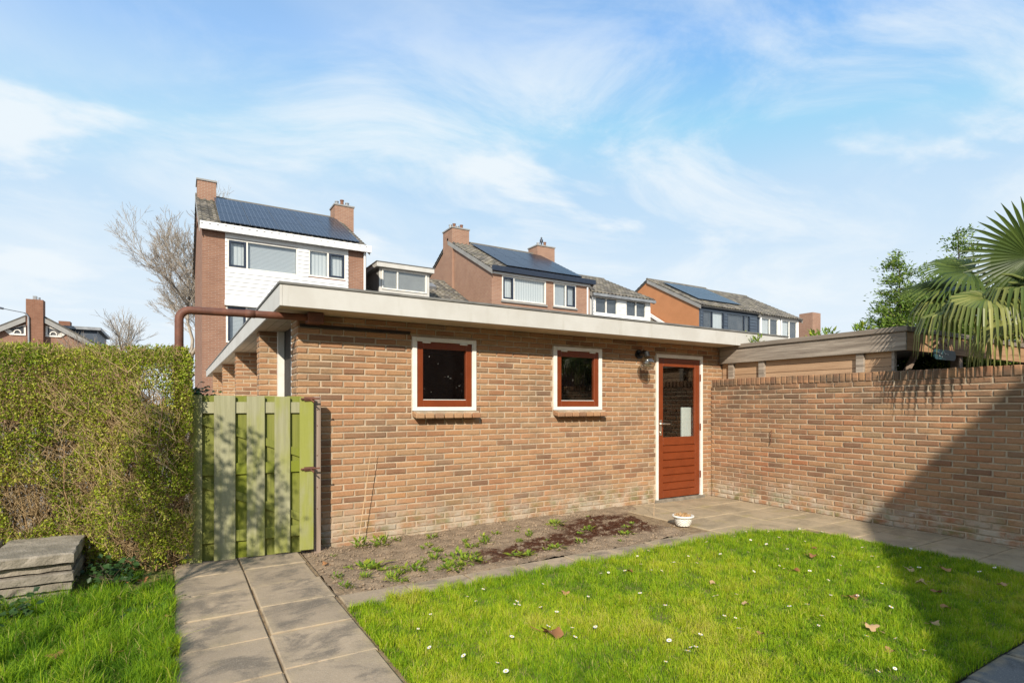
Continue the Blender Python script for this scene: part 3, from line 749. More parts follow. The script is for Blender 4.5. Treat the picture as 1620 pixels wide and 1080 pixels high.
# wall lamp
lamp = thing('wall_lamp', 'round clear glass wall lamp on black mount beside the shed door', 'lamp', (5.43, WALLY, 2.06))
mb = MB(); mb.tube([(5.43, WALLY - .001, 2.07), (5.43, WALLY - .03, 2.07)], .062, 18); mb.tube([(5.43, WALLY - .03, 2.07), (5.42, WALLY - .12, 2.09), (5.405, WALLY - .185, 2.07), (5.40, WALLY - .20, 2.02)], [.03, .032, .035, .04], 12)
mb.build('mount', M['black'], lamp, smooth=False)
mb = MB(); c = Vector((5.40, WALLY - .20, 1.935)); prof = [(.03, .1)] + [(.102 * math.sin(a), .102 * math.cos(a)) for a in np.linspace(.35, math.pi - .01, 14)]
mb.lathe(prof, c, 20); mb.build('globe', M['lamp_glass'], lamp, smooth=True)
mb = MB()
for k in range(4): mb.lathe([(.062, -.004), (.07, .0), (.05, .008), (.04, .008), (.062, -.004)], c + Vector((0, 0, .05 - .032 * k)), 18)
mb.build('louvre', M['steel'], lamp)
mb = MB(); mb.lathe([(.001, .06), (.016, .05), (.026, .02), (.028, -.01), (.02, -.035), (.001, -.04)], c, 14); mb.build('bulb', M['white_frame'], lamp, smooth=True)

# rusty drainpipe that leaves the shed corner and drops behind the hedge
pp = thing('drainpipe', 'rust-brown drainpipe running from the shed roof corner down behind the hedge', 'pipe', (.03, 5.48, 0))
pts = [(1.10, 5.47, 2.200), (.6, 5.47, 2.192), (.10, 5.475, 2.183)]
for a in np.linspace(0, math.pi / 2, 7)[1:]: pts.append((.10 - .085 * math.sin(a), 5.475, 2.183 - .085 * (1 - math.cos(a))))
pts.append((.013, 5.475, .2))
mb = MB(); mb.tube(pts, .0335, 14); mb.build('pipe', M['rust'], pp, smooth=True)
mb = MB(); mb.tube([(.52, 5.47, 2.191), (.60, 5.47, 2.192)], .037, 14); mb.build('joint_sleeve', M['rust'], pp, smooth=True)
mb = MB(); mb.box(1.05, 1.20, 5.43, 5.60, 2.15, 2.25); mb.build('outlet_box', M['rust'], pp, bevel=.01)

# ------------------------------------------------------------------ garden wall
gw = thing('garden_wall', 'brick garden wall with upright brick capping running from the shed corner', 'wall', (GX, 3.2, 0))
GC = .0662; top0 = 1.655
mb = MB(); mb.box(GX + .0095, GX + .20, .3, WALLY - .004, -.085, 1.748); mb.build('mortar_wall', M['mortar'], gw)
lst = lay(.3, WALLY - .006, top0 - 26 * GC, 26, GC, off=.05)
cap_b = []
y = WALLY - .03
while y > .33:
    w = .064 + random.uniform(-.004, .004)
    cap_b.append((y - w / 2, (top0 + 1.762) / 2 + random.uniform(-.003, .003), w, 1.762 - top0 - .004)); y -= w + .011
allb = [b + ('s',) for b in lst] + [b + ('c',) for b in cap_b]
sc = sorted(allb, key=lambda b: -(b[2] * b[3] / (in_view((GX, b[0], b[1]))[2] ** 2) if b[0] > 1.95 else 0))
mb = MB(); rz = R(-90); rm = Matrix.Rotation(rz, 3, 'Z')
for i, b in enumerate(sc):
    proud = random.uniform(-.0018, .0018) - (.006 if b[4] == 'c' else 0)
    if i < 300:
        L = round(b[2] / .004) * .004
        o = link_mesh('brick', brick_mesh(L, round(b[3], 3), random.randrange(3), M['gbrick_obj']), gw, (GX + proud, b[0], b[1]))
        o.rotation_euler = (random.uniform(-.005, .005), random.uniform(-.005, .005), rz)
    else:
        v, f = brick_verts(b[2], b[3], random.randrange(9)); mb.add([rm @ Vector(p) + Vector((GX + proud, b[0], b[1])) for p in v], f, random.random())
o = mb.build('brickwork', M['gbrick_att'], gw, tones=True); o['kind'] = 'stuff'
hk = thing('wall_hook', 'small rusty iron hook fixed to the brick garden wall', 'hook', (GX, 4.62, .9))
mb = MB(); mb.tube([(GX - .004, 4.60, 1.03), (GX - .022, 4.60, 1.03), (GX - .022, 4.60, .86), (GX - .03, 4.61, .85)], .0045, 6); mb.build('hook', M['rust'], hk)

# ------------------------------------------------------------------ gate
gate = thing('garden_gate', 'green-stained wooden garden gate of overlapping boards beside the hedge', 'gate', (.6, 5.42, 0))
def gy(x): return 5.49 - (x - .10) * .13
def gboard(xa, xb, dy, th, z0_, z1_, mat, name='board', ang=0):
    m_ = MB(); ya, yb = gy(xa) + dy, gy(xb) + dy
    m_.hexa([(xa, ya, z0_), (xb, yb, z0_ ), (xb, yb + th, z0_), (xa, ya + th, z0_), (xa, ya, z1_), (xb, yb, z1_), (xb, yb + th, z1_), (xa, ya + th, z1_)])
    return m_.build(name, mat, gate, bevel=.003)
front = [(.09, .185), (.275, .44), (.53, .675), (.755, .885), (.965, 1.085)]
for k, (a, b) in enumerate(front): gboard(a, b, -.018, .017, .012 + .006 * k, 1.462 - .004 * k, M['gate_wood'])
for a, b in zip(front[:-1], front[1:]): gboard(a[1] - .02, b[0] + .02, .024, .016, .015, 1.455, M['gate_green'])
for za in (.17, .76, 1.30): gboard(.10, 1.08, .0, .0225, za, za + .10, M['gate_wood'] if za > 1 else M['gate_green'], 'rail')
for z_a, z_b in ((.27, .76), (.86, 1.30)):
    m_ = MB(); xa, xb = .12, 1.06; w = .07
    m_.hexa([(xa, gy(xa) + .002, z_b - w), (xb, gy(xb) + .002, z_a), (xb, gy(xb) + .022, z_a), (xa, gy(xa) + .022, z_b - w), (xa, gy(xa) + .002, z_b), (xb, gy(xb) + .002, z_a + w), (xb, gy(xb) + .022, z_a + w), (xa, gy(xa) + .022, z_b)])
    m_.build('brace', M['gate_green'], gate)
for zl in (1.43, .785):
    m_ = MB(); yl = gy(1.05) - .026; m_.tube([(.97, yl, zl), (1.135, yl - .02, zl + .004)], .008, 6); m_.tube([(1.05, yl, zl), (1.08, yl - .045, zl - .03)], .006, 6); m_.box(1.0, 1.09, yl - .004, yl + .006, zl - .018, zl + .018)
    m_.build('latch', M['rust'], gate)
gp = thing('gate_post', 'narrow weathered wooden post standing against the shed corner beside the gate', 'post', (1.13, 5.42, -.03))
mb = MB(); mb.box(1.098, 1.162, 5.40, 5.47, -.05, 1.455); mb.build('upright', M['post_wood'], gp, bevel=.003)
mb = MB()
for z_ in (1.38, 1.33, 1.18, .9, .6, .4): mb.tube([(1.128, 5.399, z_), (1.128, 5.396, z_)], .005, 6)
mb.build('nail_heads', M['rust'], gp)

# ------------------------------------------------------------------ neighbour's timber canopy behind the garden wall
can = thing('timber_canopy', 'flat-roofed timber canopy with silvered fascia boards behind the garden wall', 'canopy', (9, 4.3, 0))
mb = MB(); mb.box(7.12, 11.4, 3.09, 5.58, 2.215, 2.262); mb.build('roof', M['bitumen'], can)
mb = MB(); mb.box(7.10, 7.128, 3.062, 5.60, 2.0, 2.212); mb.build('fascia_board', M['grey_wood'], can, bevel=.004)
mb = MB(); mb.box(7.129, 11.4, 3.060, 3.088, 2.0, 2.210); mb.build('fascia_board', M['grey_wood_x'], can, bevel=.004)
mb = MB(); mb.box(7.075, 7.15, 3.04, 5.62, 2.214, 2.275); mb.build('roof_edge', M['cap_wood'], can, bevel=.005)
mb = MB(); mb.box(7.151, 11.4, 3.04, 3.11, 2.2145, 2.2735); mb.build('roof_edge', M['cap_wood'], can, bevel=.005)
for k in range(4):
    for a, b in ((5.60, 4.93), (4.925, 3.60), (3.595, 3.235)):
        mb = MB(); z_ = 1.62 + k * .105; mb.box(7.175, 7.195, b, a, z_, z_ + .101); mb.build('plank', M['warm_wood'], can, bevel=.003)
for y_ in (5.42, 4.91, 3.58):
    mb = MB(); mb.box(7.13, 7.174, y_ - .045, y_ + .045, 1.5, 2.05); mb.build('batten', M['grey_wood'], can, bevel=.003)
mb = MB(); mb.box(7.14, 7.20, 3.2, 3.232, -.05, 2.05); mb.build('post', M['grey_wood'], can, bevel=.003)
mb = MB(); mb.hexa([(7.5, 3.3, 1.6), (7.56, 3.3, 1.6), (7.56, 3.36, 1.6), (7.5, 3.36, 1.6), (7.75, 3.2, 2.05), (7.81, 3.2, 2.05), (7.81, 3.26, 2.05), (7.75, 3.26, 2.05)]); mb.build('brace', M['post_wood'], can)
for x_ in (8.6, 10.9):
    mb = MB(); mb.box(x_, x_ + .1, 3.10, 3.2, -.05, 2.2); mb.build('post', M['post_wood'], can, bevel=.004)
mb = MB(); mb.box(7.25, 11.4, 5.45, 5.5, -.05, 2.2); mb.build('back_wall', M['bitumen'], can)
bd = thing('painted_board', 'dark teal board with white spots hanging below the canopy edge', 'board', (7.95, 3.0, 1.93))
mb = MB(); pts = []
for a in np.linspace(-math.pi / 2, math.pi / 2, 7): pts.append((8.13 + .05 * math.cos(a), 1.975 + .06 * math.sin(a)))
for a in np.linspace(math.pi / 2, 3 * math.pi / 2, 7): pts.append((7.66 + .05 * math.cos(a), 1.975 + .06 * math.sin(a)))
mb.prism(pts, 1, 2.985, 3.0); mb.build('panel', M['teal'], bd)
mb = MB()
for k in range(9):
    x_, z_ = 7.66 + .04 * k * .9 + random.uniform(0, .02), 1.94 + random.uniform(0, .075); mb.tube([(x_, 2.984, z_), (x_, 2.981, z_)], random.uniform(.006, .011), 8)
mb.build('spots', M['white_frame'], bd)
sco = thing('scroll_ornament', 'pale scrolled ornament resting above the dark teal board', 'ornament', (7.9, 3.0, 2.1))
mb = MB()
for s_ in (-1, 1):
    mb.tube([(7.88 + s_ * (.10 - (.085 - .012 * t) * math.cos(t * 1.0) * .9), 3.0, 2.11 + (.07 - .010 * t) * math.sin(t * 1.0)) for t in np.linspace(0, 6, 26)], .011, 6)
mb.build('scroll', M['post_wood'], sco, smooth=True)
ob = thing('brick_outbuilding', 'small brown brick outbuilding with flat tiled top behind the palm', 'building', (13.2, 2.6, 0))
mb = MB(); mb.box(11.7, 15.5, 1.9, 3.4, -.08, 2.75); mb.build('wall', M['hbrick2'], ob)
mb = MB(); mb.box(11.55, 15.7, 1.75, 3.6, 2.752, 2.90); mb.build('roof_edge', M['grey_side'], ob)

# ------------------------------------------------------------------ houses
def tiles(mb, x0, x1, ya, za, yb, zb, cw=.26, rl=.34):
    """interlocking tiles from the eave (ya,za) up to the ridge (yb,zb)"""
    L = math.hypot(yb - ya, zb - za); uy, uz = (yb - ya) / L, (zb - za) / L; ny_, nz_ = -uz, uy
    if yb < ya: ny_, nz_ = uz, -uy
    nr = max(2, round(L / rl)); nc = round((x1 - x0) / cw); prof = [(0, .0), (.18, .045), (.38, .055), (.58, .012), (1, .0)]
    for r in range(nr):
        for c_ in range(nc):
            t = random.random(); xa = x0 + (x1 - x0) * c_ / nc; wd = (x1 - x0) / nc; vs_ = []
            for s_, lift in ((r / nr * L, .03), ((r + 1) / nr * L, .0)):
                for u, hgt in prof:
                    n_ = hgt + lift + .01; vs_.append((xa + u * wd, ya + uy * s_ + ny_ * n_, za + uz * s_ + nz_ * n_))
            fs = [(k, k + 1, k + 6, k + 5) for k in range(4)]
            b = len(vs_); vs_ += [(p[0], p[1] - ny_ * .05, p[2] - nz_ * .05) for p in vs_[:5]]
            fs += [(b + k, b + k + 1, k + 1, k) for k in range(4)]
            mb.add(vs_, fs, t)
def house_window(parent, x0, x1, z0_, z1_, y, frame=None, sash=None, lites=1, split=None, blind_or_dim='blind_h'):
    f = MB(); ring(f, x0, x1, z0_, z1_, y - .02, y + .08, .06)
    w = f.build('window', frame or M['white_frame'], parent)
    cuts = [x0 + .06] + [x0 + (x1 - x0) * s_ for s_ in (split or [])] + [x1 - .06]
    for k in range(len(cuts) - 1):
        a, b = cuts[k], cuts[k + 1]
        if k: m_ = MB(); m_.box(a - .03, a + .03, y - .015, y + .07, z0_ + .06, z1_ - .06); m_.build('mullion', frame or M['white_frame'], w); a += .03
        if k < len(cuts) - 2: b -= .03
        if sash and k in sash:
            m_ = MB(); ring(m_, a, b, z0_ + .06, z1_ - .06, y - .03, y + .05, .075); m_.build('sash', M['navy'], w); a += .07; b -= .07
        m_ = MB(); m_.box(a, b, y + .02, y + .03, z0_ + .06, z1_ - .06); m_.build('pane', M['house_glass'], w)
        bl = blind_or_dim if isinstance(blind_or_dim, str) else blind_or_dim[k]
        m_ = MB(); m_.box(a, b, y + .12, y + .13, z0_ + .06, z1_ - .06); m_.build('blind', M[bl], w)  # the dim ones are sheets coloured dark for an unlit room
    return w
def chimney(parent, x0, x1, y0, y1, z0_, z1_, mat, pots=2, cowl=False, cap=True):
    m_ = MB(); m_.box(x0, x1, y0, y1, z0_, z1_); c_ = m_.build('chimney', mat, parent)
    if cap: m_ = MB(); m_.box(x0 - .04, x1 + .04, y0 - .04, y1 + .04, z1_ + .002, z1_ + .07); m_.build('chimney_cap', M['grey_side'], c_)
    for k in range(pots):
        m_ = MB(); x = x0 + (x1 - x0) * (k + .8) / (pots + .6); hgt = .22 + .1 * (k % 2)
        m_.lathe([(.085, .0), (.08, hgt), (.10, hgt + .01), (.10, hgt + .05), (.06, hgt + .05)], (x, (y0 + y1) / 2, z1_ + .07), 10); m_.build('chimney_pot', M['hbrick_dark' if k % 2 else 'lead'], c_)
    if cowl:
        m_ = MB(); m_.lathe([(.05, 0), (.05, .3), (.10, .34), (.10, .48), (.05, .52), (.05, .62), (.001, .66)], ((x0 + x1) / 2, (y0 + y1) / 2, z1_ + .07), 10); m_.build('flue', M['navy'], c_)
def solar(parent, x0, yf, eave, ridge_y, ridge_z, cols, rows, cw, rh, start, mat, lift=.13):
    L = math.hypot(ridge_y - yf, ridge_z - eave); ang = math.atan2(ridge_z - eave, ridge_y - yf)
    key = ('solar', cw, rh, mat.name)
    if key not in SLAB:
        m_ = MB(); m_.box(-cw / 2 + .01, cw / 2 - .01, -rh / 2 + .01, rh / 2 - .01, 0, .035); SLAB[key] = m_.mesh('solar_panel', mat)
        m_ = MB(); ring(m_, -cw / 2, cw / 2, -rh / 2, rh / 2, -.04, -.002, .012); m_.v = [(a, c, -b) for a, b, c in m_.v]; SLAB[key + ('f',)] = m_.mesh('panel_frame', M['alu'])
    for r in range(rows):
        for c_ in range(cols):
            s_ = start + rh * (r + .5); loc = (x0 + cw * (c_ + .5), yf + math.cos(ang) * s_ - math.sin(ang) * lift, eave + math.sin(ang) * s_ + math.cos(ang) * lift)
            o_ = link_mesh('solar_panel', SLAB[key], parent, loc); o_.rotation_euler = (ang, 0, 0)
def house(name, label, x0, x1, yf, eave, ridge, half, wall, wholes, gable_mat=None, over=.22, group='terraced houses behind the shed'):
    t = thing(name, label, 'house', ((x0 + x1) / 2, yf + half, -.09), group)
    m_ = MB(); facade(m_, x0, x1, -.09, eave, yf, wholes, .1); yb = yf + 2 * half
    w_ = m_.build('wall', wall, t); m_ = MB(); m_.quad((x1, yb, -.09), (x0, yb, -.09), (x0, yb, eave), (x1, yb, eave)); m_.build('rear_wall', wall, t)
    m_ = MB(); g = [(yf, -.09), (yf, eave), (yf + half, ridge), (yb, eave), (yb, -.09)]
    m_.add([(x0, a, b) for a, b in g], [(0, 1, 2, 3, 4)]); m_.build('gable', gable_mat or wall, t); m_ = MB(); m_.add([(x1, a, b) for a, b in g], [(4, 3, 2, 1, 0)]); m_.build('gable', gable_mat or wall, t)
    m_ = MB(); zo = .12; ez = eave + zo
    m_.prism([(yf - over, ez - over * .5 - .02), (yf + half, ridge + zo - .02), (yb + over, ez - over * .5 - .02), (yb + over, ez - over * .5 - .10), (yf + half, ridge + zo - .10), (yf - over, ez - over * .5 - .10)], 0, x0 - .06, x1 + .06)
    rf = m_.build('roof', M['bitumen'], t)
    m_ = MB(); tiles(m_, x0 - .10, x1 + .10, yf - over - .05, ez - over * .5 - .03, yf + half, ridge + zo); tiles(m_, x0 - .10, x1 + .10, yb + over, ez - over * .5 - .03, yf + half, ridge + zo)
    m_.tube([(x0 - .1, yf + half, ridge + zo + .03), (x1 + .1, yf + half, ridge + zo + .03)], .09, 8)
    o_ = m_.build('roof_tiles', M['tile'], rf, tones=True); o_['kind'] = 'stuff'
    for xs, sg in ((x0 - .085, -1), (x1 + .085, 1)):       # verge boards under the tile edge
        m_ = MB(); m_.prism([(yf - over, ez - over * .5 - .25), (yf - over, ez - over * .5 - .02), (yf + half, ridge + zo - .01), (yf + half, ridge + zo - .24)], 0, min(xs, xs + sg * .02), max(xs, xs + sg * .02)); m_.build('verge_board', M['grey_side'], rf)
    return t, rf
def clad(parent, x0, x1, z0_, z1_, y, wholes, mat, pitch=.16):
    m_ = MB(); z = z0_
    while z < z1_ - .01:
        z2 = min(z + pitch, z1_); cuts = sorted([(a, b) for a, b, c_, d in wholes if c_ < (z + z2) / 2 < d]); s_ = x0
        for a, b in cuts + [(x1, x1)]:
            if a - s_ > .02: m_.hexa([(s_, y - .045, z), (a, y - .045, z), (a, y, z), (s_, y, z), (s_, y - .016, z2 - .006), (a, y - .016, z2 - .006), (a, y, z2 - .006), (s_, y, z2 - .006)])
            s_ = b
        z = z2
    m_.box(x0, x1, y - .004, y - .002, z0_, z0_ + .001)
    o_ = m_.build('cladding', mat, parent); o_['kind'] = 'stuff'; return o_
HY = 23.0
# tall house with solar roof and white cladding
wh = [(1.58, 4.07, 6.46, 7.56), (4.46, 5.93, 6.50, 7.58), (1.55, 4.0, 3.7, 5.1), (4.5, 5.9, 3.7, 5.1)]
t, rf = house('terraced_house', 'tall brick terraced house with white cladding and a roof covered in solar panels', .78, 6.78, HY, 7.86, 10.40, 4.8, M['hbrick'], wh)
clad(t, 1.52, 6.03, 5.18, 7.80, HY, wh, M['cladding'])
m_ = MB(); m_.box(1.50, 6.05, HY - .16, HY - .031, 5.06, 5.26); m_.build('sill_band', M['cladding'], t)
m_ = MB(); m_.box(.70, 6.92, HY - .30, HY - .20, 7.72, 7.99); m_.build('eave_board', M['cladding'], t)
house_window(t, 1.58, 4.07, 6.46, 7.56, HY, sash=(0,), split=[.27], blind_or_dim=['blind_v', 'blind_h'])
house_window(t, 4.46, 5.93, 6.50, 7.58, HY, sash=(1,), split=[.52], blind_or_dim='blind_v')
house_window(t, 1.55, 4.0, 3.7, 5.1, HY, sash=(0,), split=[.28], blind_or_dim='blind_h')
house_window(t, 4.5, 5.9, 3.7, 5.1, HY, blind_or_dim='blind_v')
m_ = MB(); m_.tube([(6.70, HY - .07, 0), (6.70, HY - .07, 7.72)], .045, 8); m_.build('downpipe', M['cladding'], t)
solar(rf, 1.35, HY - .2, 7.86, HY + 4.8, 10.52, 5, 3, 1.04, 1.55, .42, M['solar'])
chimney(t, .74, 1.45, HY + 4.15, HY + 5.1, 9.2, 11.0, M['hbrick2'], 0)
chimney(t, 6.45, 7.35, HY + 4.0, HY + 4.9, 8.2, 10.95, M['hbrick2'], 3)
# low house with dormer
t, rf = house('terraced_house', 'low tiled terraced house with a wide white-edged box dormer', 6.95, 12.72, HY + .3, 5.45, 8.05, 4.9, M['hbrick'], [], over=.2)
d = MB(); d.box(7.72, 10.12, HY + 1.25, HY + 5, 6.0, 7.52); dm = d.build('dormer', M['grey_side'], t)
d = MB(); facade(d, 7.72, 10.12, 6.30, 7.52, HY + 1.2, [(7.84, 9.98, 6.58, 7.50)], .045); d.build('dormer_front', M['fascia'], dm)
d = MB(); d.box(7.55, 10.28, HY + .98, HY + 5, 7.53, 7.73); d.build('dormer_roof', M['fascia'], dm)
d = MB(); d.box(7.52, 10.31, HY + .95, HY + 5.03, 7.732, 7.76); d.build('dormer_trim', M['trim'], dm)
house_window(t, 7.84, 9.98, 6.58, 7.50, HY + 1.18, sash=None, split=[.34], blind_or_dim=['dark_room', 'blind_h'])
m_ = MB(); m_.hexa([(10.75, HY + 3.6, 7.33), (11.5, HY + 3.6, 7.33), (11.5, HY + 4.1, 7.62), (10.75, HY + 4.1, 7.62), (10.75, HY + 3.5, 7.50), (11.5, HY + 3.5, 7.50), (11.5, HY + 4.0, 7.78), (10.75, HY + 4.0, 7.78)]); m_.build('roof_light', M['lead'], rf)
# tall brick house with black panels
wh = [(13.36, 15.92, 6.45, 7.62), (16.40, 17.83, 6.42, 7.62)]
t, rf = house('terraced_house', 'tall orange brick terraced house with wide chimney stack and glossy black solar roof', 12.80, 18.75, HY, 7.82, 10.30, 4.8, M['hbrick2'], wh)
m_ = MB(); m_.box(12.70, 18.92, HY - .31, HY - .20, 7.74, 7.98); m_.build('eave_board', M['navy'], t)
m_ = MB(); m_.box(12.82, 18.74, HY - .10, HY - .002, 7.64, 7.735); m_.build('frieze', M['cladding'], t)
house_window(t, 13.36, 15.92, 6.45, 7.62, HY, sash=(0,), split=[.26], blind_or_dim='blind_v'); house_window(t, 16.40, 17.83, 6.42, 7.62, HY, sash=(1,), split=[.54], blind_or_dim='blind_h')
for a, b in ((13.3, 15.98), (16.34, 17.89)): m_ = MB(); m_.box(a, b, HY - .08, HY + .02, 6.34, 6.415); m_.build('sill', M['grey_side'], t)
m_ = MB(); m_.tube([(18.55, HY - .07, 0), (18.55, HY - .07, 7.6)], .045, 8); m_.build('downpipe', M['cladding'], t)
solar(rf, 13.75, HY - .2, 7.82, HY + 4.8, 10.42, 4, 2, 1.16, 2.2, .5, M['solar_black'])
chimney(t, 12.70, 13.72, HY + 4.2, HY + 5.4, 5.0, 10.95, M['hbrick2'], 4)
chimney(t, 18.3, 19.55, HY + 4.3, HY + 5.3, 8.2, 10.85, M['hbrick2'], 2, True)
# white clad house
wh = [(19.22, 20.82, 6.32, 7.25), (21.44, 22.99, 6.34, 7.27)]
t, rf = house('terraced_house', 'white clad terraced house with two pairs of windows and mossy tiled roof', 18.95, 23.35, HY + .15, 7.40, 9.3, 4.2, M['cladding'], wh)
clad(t, 19.05, 23.3, 5.6, 7.38, HY + .15, wh, M['cladding'], .2)
for w_ in wh: house_window(t, *w_, HY + .15, split=[.5], blind_or_dim='dark_room')
m_ = MB(); m_.box(18.9, 23.5, HY - .16, HY - .05, 7.22, 7.36); m_.build('gutter', M['lead'], t)
m_ = MB(); m_.tube([(19.0, HY + .06, 0), (19.0, HY + .06, 7.2)], .05, 8); m_.build('downpipe', M['lead'], t)
# low link house
t, rf = house('terraced_house', 'low tiled terraced house set between the white clad and orange rendered houses', 23.45, 27.2, HY + .5, 4.9, 7.75, 4.6, M['hbrick'], [])
m_ = MB(); m_.hexa([(27.02, HY + .4, 5.2), (27.16, HY + .4, 5.2), (27.16, HY + 5, 8.0), (27.02, HY + 5, 8.0), (27.02, HY + .4, 5.4), (27.16, HY + .4, 5.4), (27.16, HY + 5, 8.2), (27.02, HY + 5, 8.2)]); m_.build('flashing', M['cladding'], rf)
# orange rendered house and its white-framed neighbour
wh = [(27.6, 29.6, 6.1, 7.3), (29.9, 32.2, 6.1, 7.3)]
t, rf = house('terraced_house', 'slate blue clad house with bare orange rendered gable wall and solar panels', 27.3, 33.0, HY, 7.48, 9.75, 4.3, M['cladding_blue'], wh, M['render_orange'])
house_window(t, *wh[0], HY, frame=M['navy'], split=[.45], blind_or_dim=['dark_room', 'blind_v']); house_window(t, *wh[1], HY, frame=M['navy'], split=[.75], blind_or_dim='dark_room')
clad(t, 27.4, 32.95, 5.4, 7.44, HY, wh, M['cladding_blue'], .2)
solar(rf, 27.9, HY - .2, 7.48, HY + 4.3, 9.87, 4, 2, 1.04, 1.7, .9, M['solar'])
wh = [(33.35, 35.2, 6.0, 7.25), (35.6, 37.4, 6.0, 7.25)]
t, rf = house('terraced_house', 'far terraced house with thick white window surrounds beside the slate blue house', 33.1, 37.7, HY, 7.40, 9.65, 4.3, M['cladding_blue'], wh)
for w_ in wh: house_window(t, *w_, HY - .03, split=[.5], blind_or_dim=['blind_v', 'dark_room'])
for a, b, c_, d in wh: m_ = MB(); ring(m_, a - .13, b + .13, c_ - .13, d + .13, HY - .09, HY - .001, .13); m_.build('surround', M['cladding'], t)
t, rf = house('far_house', 'low distant tiled house with square brick chimneys behind the canopy roof', 40.5, 56, HY + 6, 6.0, 8.9, 4.5, M['hbrick'], [], group=None)
chimney(t, 46.6, 47.8, HY + 4.2, HY + 5.4, 5, 9.35, M['hbrick2'], 0, cap=False); chimney(t, 53.6, 55.8, HY + 9.5, HY + 10.6, 6, 9.8, M['hbrick2'], 0, cap=False)
# gabled house beyond the hedge
K = 60 / 38
def fz(z): return 1.37 + (z - 1.37) * K
fh = thing('gabled_house', 'distant brick gabled house with broad central chimney and two slanted attic windows', 'house', (-10, 66, -.09))
ax, apex, sl_ = -10.05, fz(6.12), (fz(6.03) - fz(4.81)) / ((-3.94 + 6.0) * K)
xl, xr = ax - 8.2, ax + 6.6; zl, zr = apex - 8.2 * sl_, apex - 6.6 * sl_
m_ = MB(); pl = [(xl, -.09), (xl, zl), (ax, apex), (xr, zr), (xr, -.09)]; m_.prism(pl, 1, 60, 74); m_.build('wall', M['hbrick'], fh)
for sx, xe, ze in ((-1, xl, zl), (1, xr, zr)):
    m_ = MB(); m_.prism([(ax, apex + .02), (xe + sx * .3, ze - .3 * sl_ + .02), (xe + sx * .3, ze - .3 * sl_ + .28), (ax, apex + .30)], 1, 59.7, 74.2); m_.build('roof', M['tile'], fh)
    m_ = MB(); m_.prism([(ax + sx * .6, apex - .6 * sl_ - .28), (xe, ze - .28), (xe, ze + .12), (ax + sx * .6, apex - .6 * sl_ + .12)], 1, 59.55, 59.69); m_.build('barge_board', M['grey_side'], fh)
m_ = MB(); m_.box(-10.6, -9.5, 59.4, 60.3, -.09, fz(6.9)); ch = m_.build('chimney', M['hbrick_dark'], fh)
m_ = MB(); m_.box(-10.2, -9.95, 59.6, 59.9, fz(6.9), fz(7.1)); m_.tube([(-9.8, 59.8, fz(6.9)), (-9.8, 59.8, fz(7.05))], .07, 8); m_.build('chimney_pot', M['lead'], ch)
for sx in (-1, 1):
    xi, xo = ax + sx * .62, ax + sx * 1.98; z_ = fz(5.02)
    for nm, ins, y0_, y1_, mt in (('window', 0, 59.9, 59.995, 'white_frame'), ('pane', .16, 59.87, 59.899, 'dark_room')):
        a, b = xi + sx * ins, xo - sx * ins * 2.0; zt1 = apex - abs(a - ax) * sl_ - .42 - ins * .6; zt2 = apex - abs(b - ax) * sl_ - .42 - ins * .6; mid_ = b - sx * .35
        m_ = MB(); m_.prism([(a, z_ + ins), (mid_, z_ + ins), (b, max(zt2, z_ + .3 + ins)), (a, zt1)], 1, y0_, y1_)
        o_ = m_.build(nm, M[mt], fh if nm == 'window' else w_); w_ = o_ if nm == 'window' else w_
    m_ = MB(); cx_ = ax + sx * 1.15; m_.tube([(cx_ + .22 * math.cos(a), 59.84, z_ + .17 + .26 * math.sin(a)) for a in np.linspace(0, math.pi, 10)], .05, 6); m_.build('glazing_arc', M['white_frame'], w_)
m_ = MB(); m_.box(-9.45, -8.6, 66, 67, 6, fz(6.36)); m_.build('chimney', M['hbrick_dark'], fh); m_ = MB(); m_.box(-8.5, -7.8, 71, 72, 6, fz(5.93) + .6); m_.build('chimney', M['hbrick_dark'], fh)
m_ = MB(); m_.box(-8.6, -6.2, 62.5, 70, 5.8, fz(5.66)); dm = m_.build('dormer', M['cladding_blue'], fh); m_ = MB(); m_.box(-8.9, -5.9, 62.1, 70.3, fz(5.66) + .003, fz(5.66) + .26); m_.build('dormer_roof', M['lead'], dm)
cb = thing('overhead_cable', 'black overhead cable with a pale sleeve running to the gabled house', 'cable', (-10.55, 59.3, 8.0))
m_ = MB(); P0, P1 = Vector((-17.2, 50, 9.6)), Vector((-10.62, 59.3, fz(6.15)))
m_.tube([P0.lerp(P1, s_) + Vector((0, 0, -.5 * s_ * (1 - s_))) for s_ in np.linspace(0, 1, 12)], .03, 5); m_.tube([P0.lerp(P1, s_) + Vector((0, 0, -.5 * s_ * (1 - s_))) for s_ in (.72, .76, .8, .84)], .09, 6); m_.tube([P1, P1 + Vector((.2, 0, -.3)), P1 + Vector((.25, 0, -5))], .07, 6)
m_.build('cable', M['lead'], cb)

